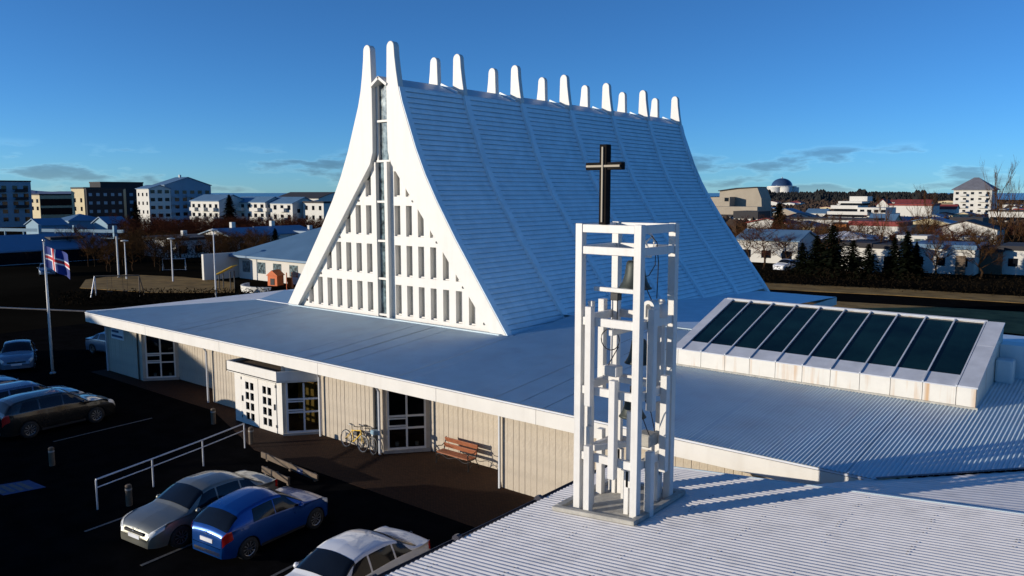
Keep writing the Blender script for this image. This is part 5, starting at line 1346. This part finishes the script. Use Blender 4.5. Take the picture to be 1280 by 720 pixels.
for q, w, h in ((-33.5, .45, .45), (-30.2, .35, .35), (-26.5, .5, .5), (-23.8, .3, .35)):  # chimneys added to break the cast shade into streaks
    g = MB(); vs = [pq(-62, q - w / 2, zf - .4), pq(-62, q + w / 2, zf - .4), pq(-61, q + w / 2, zf - .4), pq(-61, q - w / 2, zf - .4)]
    vs += [(x, y, zf + h) for x, y, z in vs]; g.add(vs, [(3, 2, 1, 0), (4, 5, 6, 7), (0, 1, 5, 4), (1, 2, 6, 5), (2, 3, 7, 6), (3, 0, 4, 7)]); g.build('chimney', 'plaster', rh)
pq_shade_house('shade_gable', 'unseen gabled house shaped past the left edge to shade the church wall', [(-54.7, 0), (-39.5, 0), (-39.5, -1.08 + 60 * k7), (-47.0, 1.08 + 60 * k7), (-54.7, -1.08 + 60 * k7)], -72, -60, 'plaster')  # unseen; gable outline set to throw the slanted shade on the wall

# ================================================================ TREES
def tree_mesh(seed, h, spread, up, m_tw, dens=1.0, name='bare', thin=1.0):
    rnd = random.Random(seed); tr = MB(); cr = MB()
    def branch(g, p, d, L, r, n=3):
        q = p + d * L * 0.5 + Vector((rnd.uniform(-1, 1), rnd.uniform(-1, 1), rnd.uniform(-.3, .6))) * L * 0.07
        e_ = p + d * L
        g.tube([p, q, e_], [r, r * 0.75, r * 0.45], n, cap=False)
        return q, e_
    pts = [Vector((0, 0, -0.3))]
    for k in range(1, 6):
        pts.append(Vector((rnd.uniform(-.04, .04) * h, rnd.uniform(-.04, .04) * h, h * 0.62 * k / 5)))
    tr.tube(pts, [h * .022 * thin, h * .019 * thin, h * .016 * thin, h * .013 * thin, h * .010 * thin, h * .006 * thin], 6, cap=False)
    def rec(p, d, L, r, lev):
        q, e_ = branch(cr, p, d, L, r, 3)
        if lev == 0: return
        n = max(2, int((5 if lev > 1 else 5) * dens + rnd.random()))
        for i in range(n):
            f = rnd.uniform(0.3, 1.0); b0 = p + (e_ - p) * f
            ax_ = Vector((rnd.gauss(0, 1), rnd.gauss(0, 1), rnd.gauss(0, 1) * .6)).normalized()
            nd = (d * 0.75 + ax_ * spread + Vector((0, 0, up))).normalized()
            rec(b0, nd, L * rnd.uniform(0.45, 0.68), r * 0.5, lev - 1)
    nl = int(9 * dens) + 2
    for i in range(nl):
        f = 0.22 + 0.78 * (i + rnd.random()) / nl; z = f * h * 0.62
        k = min(4, int(f * 5)); b0 = pts[k] + (pts[k + 1] - pts[k]) * (f * 5 - k if k < 5 else 0)
        a = i * 2.4 + rnd.uniform(-.4, .4)
        d = Vector((math.cos(a) * spread, math.sin(a) * spread, up + 0.35)).normalized()
        rec(b0, d, h * (0.42 - 0.16 * f) * rnd.uniform(.8, 1.15), h * 0.008 * thin, 3)
    return tr.mesh(name + '_trunk', 'bark'), cr.mesh(name + '_crown', m_tw)
def conifer_mesh(seed, h, w, m_='needles'):
    rnd = random.Random(seed); tr = MB(); cr = MB()
    tr.tube([(0, 0, -.3), (0, 0, h * .6), (0, 0, h)], [h * .02, h * .012, h * .003], 6, cap=False)
    L_ = 22
    for k in range(L_):
        f = k / L_; z = h * (0.06 + 0.93 * f); rr = w * (1 - f) ** 0.85 * rnd.uniform(.78, 1.12) + 0.08
        for j in range(11):
            a = j * 2 * math.pi / 11 + rnd.uniform(-.25, .25) + k * .7; r1 = rr * rnd.uniform(.62, 1.12)
            for s_ in range(5):
                g = (s_ + 0.6) / 5; c = Vector((math.cos(a) * r1 * g, math.sin(a) * r1 * g, z - r1 * g * 0.35 + rnd.uniform(-.06, .06) * h * .3))
                sz = (0.095 * h * (1.1 - f * .7)) * rnd.uniform(.6, 1.2)
                u_ = Vector((math.cos(a + rnd.uniform(-.7, .7)), math.sin(a + rnd.uniform(-.7, .7)), rnd.uniform(-.5, .1))).normalized() * sz
                v_ = Vector((-math.sin(a), math.cos(a), rnd.uniform(-.5, .5))).normalized() * sz * .6
                cr.add([c - u_ * .6 - v_, c + u_, c - u_ * .6 + v_], [(0, 1, 2)])
    return tr.mesh('conifer_trunk', 'bark'), cr.mesh('conifer_crown', m_)
def plant_tree(name, label, meshes, x, y, s=1.0, rz=0.0, group=None, sz=None, z=None):
    t = thing(name, label, 'tree', (x, y, terrain_z(x, y) if z is None else z), rz, group)
    t.scale = (s, s, sz or s)
    link('trunk', meshes[0], t); link('crown', meshes[1], t)
    return t
BARE = [tree_mesh(1, 6.0, 0.9, 0.25, 'twig'), tree_mesh(2, 6.0, 1.0, 0.15, 'twig_red', 1.1), tree_mesh(3, 6.0, 0.8, 0.35, 'twig'), tree_mesh(4, 6.0, 1.1, 0.2, 'twig_red', 1.0)]
TALL = [tree_mesh(7, 10.0, 0.42, 0.75, 'twig', .8, thin=.5), tree_mesh(8, 10.0, 0.55, 0.6, 'twig', .8, thin=.5)]
CON = [conifer_mesh(1, 8.0, 2.9), conifer_mesh(2, 8.0, 3.0)]
BUSH = [conifer_mesh(5, 4.0, 2.4), conifer_mesh(6, 4.0, 2.8)]
plant_tree('conifer_tree', 'tall dark conifer before the white apartment blocks', CON[0], *(-185.41, 113.32), s=1.38)
plant_tree('conifer_tree', 'dark conifer standing before the tan concrete hall', CON[1], *(-59.88, 157.63), s=1.08)
for i, (lab, p, s) in enumerate([('left of three young dark conifers before the row houses', (-24.55, 101.28), .62), ('middle and tallest of three young conifers before the row houses', (-23.14, 101.14), .72), ('right and smallest of three young conifers before the row houses', (-22.52, 102.93), .55)]):
    plant_tree('conifer_tree', lab, CON[i % 2], *p, s=s, rz=i * 1.3, group='young conifers before the row houses')
for i, (lab, p, s) in enumerate([('dark evergreen shrub left of the tallest shrub along the far street', (-32.98, 99.56), 1.25), ('tallest dark evergreen shrub right of the parked white car', (-30.83, 98.74), 1.6), ('dark evergreen shrub nearest the parked white car', (-34.69, 99.46), 1.0), ('dark evergreen shrub touching the pale-roofed white house', (-26.86, 99.39), 1.05), ('dark evergreen shrub under the shallow white roof', (-28.61, 99.26), 1.15)]):
    plant_tree('evergreen_shrub', lab, BUSH[i % 2], *p, s=s, rz=i * 2.1, group='dark shrubs along the far street')
plant_tree('conifer_tree', 'small dark conifer right of the tallest shade-blue apartment block', CON[1], *(-268.71, 129.25), s=1.25)
plant_tree('conifer_tree', 'small dark conifer above the hipped blue roof', CON[0], *(-101.64, 69.37), s=.62)
plant_tree('bare_tree', 'tallest slender bare tree at the right edge before the tower block', TALL[0], *(-17.87, 129.95), s=1.42)
plant_tree('bare_tree', 'slender bare tree left of the tower block foot', TALL[1], *(-27.36, 129.95), s=1.15)
plant_tree('bare_tree', 'slender bare tree before the orange gable end', TALL[0], *(-28.60, 110.88), s=.95, rz=2)
plant_tree('bare_tree', 'slender bare tree close to the right picture edge', TALL[1], *(-17.01, 138.40), s=1.1, rz=1)
plant_tree('bare_tree', 'bare tree with open crown before the long low white building', BARE[0], *(-33.64, 108.06), s=1.25)
plant_tree('bare_tree', 'bare tree right beside the church roof edge', BARE[2], *(-48.33, 115.44), s=1.15)
plant_tree('bare_tree', 'bare tree before the white house with blue roof', BARE[0], *(-38.85, 105.10), s=.95, rz=1)
plant_tree('bare_tree', 'bare tree before the brown door row house', BARE[2], *(-20.42, 103.35), s=1.0, rz=2)
plant_tree('bare_tree', 'dark bare tree before the garage among row houses', BARE[0], *(-16.41, 106.62), s=1.05, rz=4)
rnd = random.Random(21)
for i in range(110):
    d = rnd.uniform(145, 235); uu = rnd.uniform(-0.50, -0.225) * d
    v = Vector((-math.sin(R(39.2)), math.cos(R(39.2)), 0)) * d + Vector((math.cos(R(39.2)), math.sin(R(39.2)), 0)) * uu
    plant_tree('bare_tree', 'bare reddish-brown tree in the thicket before the apartments', BARE[1 if rnd.random() < .6 else 3], v.x, v.y, s=rnd.uniform(.75, 1.2), rz=rnd.uniform(0, 6), group='thicket of bare brown trees')
for i in range(48):
    d = rnd.uniform(100, 128); uu = rnd.uniform(-0.56, -0.30) * d
    v = Vector((-math.sin(R(39.2)), math.cos(R(39.2)), 0)) * d + Vector((math.cos(R(39.2)), math.sin(R(39.2)), 0)) * uu
    plant_tree('bare_tree', 'small bare garden tree behind the playground', BARE[rnd.choice((0, 2))], v.x, v.y, s=rnd.uniform(.6, .95), rz=rnd.uniform(0, 6), group='bare garden trees behind the playground')
for i in range(70):
    d = rnd.choice((rnd.uniform(100, 150), rnd.uniform(150, 330))); uu = rnd.uniform(0.27, 0.66) * d
    v = Vector((-math.sin(R(39.2)), math.cos(R(39.2)), 0)) * d + Vector((math.cos(R(39.2)), math.sin(R(39.2)), 0)) * uu
    plant_tree('bare_tree', 'bare brown tree among the houses on the right', BARE[rnd.randrange(4)], v.x, v.y, s=rnd.uniform(.7, 1.25), rz=rnd.uniform(0, 6), group='bare trees among the right-hand houses')
# dark hedge behind the church's west wing, hedge along the street
def hedge(name, label, pts, w, h, seed):
    rnd = random.Random(seed); g = MB()
    for (a, c) in zip(pts, pts[1:]):
        a, c = Vector(a + (0,)), Vector(c + (0,)); L = (c - a).length
        for i in range(int(L * 120)):
            p = a + (c - a) * rnd.random() + Vector((rnd.gauss(0, w / 3), rnd.gauss(0, w / 3), 0)); p.z = abs(rnd.random()) ** .8 * h * rnd.uniform(.75, 1.1)
            u_ = Vector((rnd.gauss(0, 1), rnd.gauss(0, 1), rnd.gauss(0, 1) + .6)).normalized() * .17; v_ = Vector((rnd.gauss(0, 1), rnd.gauss(0, 1), rnd.gauss(0, 1))).normalized() * .10
            g.add([p - u_, p + v_, p + u_], [(0, 1, 2)])
    o = g.build(name, 'hedge'); return tag(o, label, 'hedge')
hedge('hedge', 'dark twiggy hedge between the playground and the church wing', [(-76, 29.5), (-62, 44), (-58, 49)], 1.4, 1.3, 1)
hedge('hedge', 'dark hedge along the far street before the row houses', [(-36, 86), (-14, 91), (14, 94)], 2.4, 1.9, 2)
hedge('hedge', 'dark overgrown hedge in front of the houses behind the playground', [(-117.76, 48.49), (-113.48, 57.13), (-100.09, 62.89)], 3.0, 2.2, 3)
hedge('hedge', 'dark brown scrub at the foot of the bare thicket', [(-155.98, 66.35), (-142.13, 77.64), (-121.80, 96.80)], 5.0, 2.6, 4)
hedge('hedge', 'dark scrub before the long white beam', [(-154.93, 47.85), (-145.58, 55.48), (-134.22, 60.87)], 2.5, 1.6, 5)
for i in range(46):
    d = rnd.uniform(340, 850); uu = rnd.uniform(0.255, 0.66) * d
    v = Vector((-math.sin(R(39.2)), math.cos(R(39.2)), 0)) * d + Vector((math.cos(R(39.2)), math.sin(R(39.2)), 0)) * uu
    zz = terrain_z(v.x, v.y)
    building('far_house', 'tiny far-off house below the wooded hill', v.x, v.y, rnd.uniform(8, 18), rnd.uniform(8, 12), zz - 0.5, zz + rnd.uniform(2.8, 5.5), rnd.choice(['plaster', 'plaster', 'plaster_tan', 'plaster_yellow']), (rnd.choice(['gable_x', 'gable_y', 'hip', 'flat']), rnd.uniform(0.6, 2.0), rnd.choice(['roof_red', 'roof_dark', 'roof_dark', 'metal_roof_blue', 'roof_slate'])), cat='house', group='far-off houses below the hill')
g = MB()
for i in range(5200):
    d = rnd.uniform(230, 1000); uu = rnd.uniform(0.25, 0.68) * d
    v = Vector((-math.sin(R(39.2)), math.cos(R(39.2)), 0)) * d + Vector((math.cos(R(39.2)), math.sin(R(39.2)), 0)) * uu
    z = terrain_z(v.x, v.y); h = rnd.uniform(2.0, 5.0); w = h * rnd.uniform(.4, .8); k = 5
    vs = [(v.x + w * math.cos(j * 2 * math.pi / k) * rnd.uniform(.6, 1.3), v.y + w * math.sin(j * 2 * math.pi / k) * rnd.uniform(.6, 1.3), z + h * rnd.uniform(.3, .7)) for j in range(k)] + [(v.x, v.y, z + h)] + [(v.x, v.y, z - .5)]
    g.add(vs, [(j, (j + 1) % k, k) for j in range(k)] + [((j + 1) % k, j, k + 1) for j in range(k)])
o = g.build('distant_scrub', 'brown_wood'); o['kind'] = 'stuff'; tag(o, 'brown leafless scrub and trees between the distant houses', 'scrub')
# wooded hill
rnd = random.Random(8); g = MB()
for i in range(2600):
    b = R(rnd.uniform(100.5, 112)); r = rnd.uniform(1000, 1600)
    x, y = r * math.cos(b), r * math.sin(b)
    if (x - dx) ** 2 + (y - dy) ** 2 < 2600: continue
    z = terrain_z(x, y); h = rnd.uniform(2.5, 8) * (1.5 if math.sin(math.degrees(b) * 2.1) + math.sin(math.degrees(b) * 5.3) > .9 else 1); w = h * rnd.uniform(.35, .6); k = 6
    vs = [(x + w * math.cos(j * math.pi / 3) * rnd.uniform(.7, 1.2), y + w * math.sin(j * math.pi / 3) * rnd.uniform(.7, 1.2), z + h * rnd.uniform(.15, .45)) for j in range(k)] + [(x, y, z + h)] + [(x, y, z - 1)]
    g.add(vs, [(j, (j + 1) % k, k) for j in range(k)] + [((j + 1) % k, j, k + 1) for j in range(k)])
o = g.build('hill_forest', 'forest'); o['kind'] = 'stuff'; tag(o, 'dark conifer forest covering the far hill', 'forest')

# ================================================================ PLAYGROUND AND STREET THINGS
def lamp(label, x, y, h, head=True):
    t = thing('street_lamp', label, 'street lamp', (x, y, 0), 0, 'street lamps by the playground')
    g = MB(); g.tube([(0, 0, 0), (0, 0, h)], [0.09, 0.05], 8); g.build('pole', 'rail', t)
    if head:
        g = MB(); g.lathe([(0.05, -0.02), (0.10, 0.06), (0.42, 0.14), (0.40, 0.22), (0, 0.28)], 16, (0, 0, h)); g.build('lamp_head', 'plaster', t)
lamp('tall street lamp with flat white head left of the nursery building', -70.2, 41.1, 6.3)
lamp('street lamp with yellow foot on the playground lawn', -86.8, 45.6, 4.7)
lamp('thin street lamp behind the white mast on the playground', -93.5, 43.5, 4.3)
t = thing('mast', 'plain white mast at the left of the playground', 'mast', (-95.9, 43.7, 0)); g = MB(); g.tube([(0, 0, 0), (0, 0, 4.9)], [.11, .09], 8); g.build('pole', 'white', t); g = MB(); g.lathe([(.16, 0), (.16, .08), (.1, .12)], 10); g.build('base', 'concrete', t)
t = thing('swing_frame', 'timber swing frame with slanted legs on the playground', 'swing', (-78.5, 35.6, 0), R(50))
g = MB(); g.tube([(-2.0, 0, 2.0), (2.0, 0, 2.0)], 0.07, 8); g.build('top_beam', 'timber_old', t)
for x in (-2.0, 2.0):
    for y in (-0.8, 0.8):
        g = MB(); g.tube([(x, 0, 2.0), (x * 1.1, y, 0)], 0.06, 8); g.build('leg', 'rail' if x < 0 else 'timber_old', t)
for x in (-0.7, 0.7):
    g = MB(); g.tube([(x - .2, 0, 2), (x - .2, 0, .5), (x + .2, 0, .5), (x + .2, 0, 2)], .012, 4); g.bar((x - .22, 0, .5), (x + .22, 0, .5), .2, .04); g.build('swing_seat', 'dark', t)
t = thing('climbing_frame', 'yellow-roofed play frame on the lawn', 'play frame', (-75.5, 45.5, 0), R(35))
g = MB(); g.bar((-0.9, 0, 1.6), (0.9, 0, 2.5), 1.3, 0.08); g.build('roof', 'yellow', t)
for x in (-0.6, 0.6):
    for y in (-.5, .5):
        g = MB(); g.tube([(x, y, 0), (x, y, 1.9 if x > 0 else 1.6)], .06, 8); g.build('post', 'dark', t)
t = thing('play_house', 'small orange play house beyond the street lamp', 'play house', (-74.6, 50.8, 0), R(20))
g = MB(); g.box(-.6, .6, -.6, .6, 0, 1.1); g.build('wall', 'orange', t); g = MB(); g.prism([(-.75, 1.1), (.75, 1.1), (0, 1.7)], -.7, .7); g.build('roof', 'orange', t); g = MB(); g.box(-.25, .25, -.63, -.605, .1, .8); g.build('door', 'dark', t)
t = thing('slide', 'orange-red slide before the nursery building porch', 'slide', (-67.3, 47.5, 0), R(-40))
g = MB(); g.bar((-1.2, 0, .25), (0.9, 0, 1.7), .5, .08); g.build('chute', 'orange', t)
for y in (-.25, .25):
    g = MB(); g.tube([(1.0, y, 0), (.9, y, 2.2)], .05, 6); g.build('post', 'orange', t)
t = thing('goal_frame', 'small white goal frame at the back of the lawn', 'goal', (-99.5, 52.5, 0), R(50)); g = MB(); g.tube([(-1.4, 0, 0), (-1.4, 0, 1.5), (1.4, 0, 1.5), (1.4, 0, 0)], .06, 8); g.build('frame', 'rail', t); g = MB(); g.tube([(-1.4, 0, 1.5), (-1.4, .8, 0), (1.4, .8, 0), (1.4, 0, 1.5)], .03, 6); g.build('stay', 'rail', t)
g = MB(); cw = [(-71.5 + 3.2 * math.cos(R(a)), 48.5 + 3.2 * math.sin(R(a))) for a in range(200, 330, 12)]
for a, c in zip(cw, cw[1:]): g.bar(a + (0.3,), c + (0.3,), .25, .6)
o = g.build('garden_wall', 'plaster'); tag(o, 'low curved pale wall edging the playground', 'wall')
car('white car parked on the far street beside the church roof', (-37.68, 102.19), R(-100), 'hatch', 'car_white', group='cars on distant streets', z=0.02)
car('silver car parked by the low houses behind the flag', (-106.28, 39.78), R(-20), 'sedan', 'car_pale', group='cars on distant streets', z=0.0)
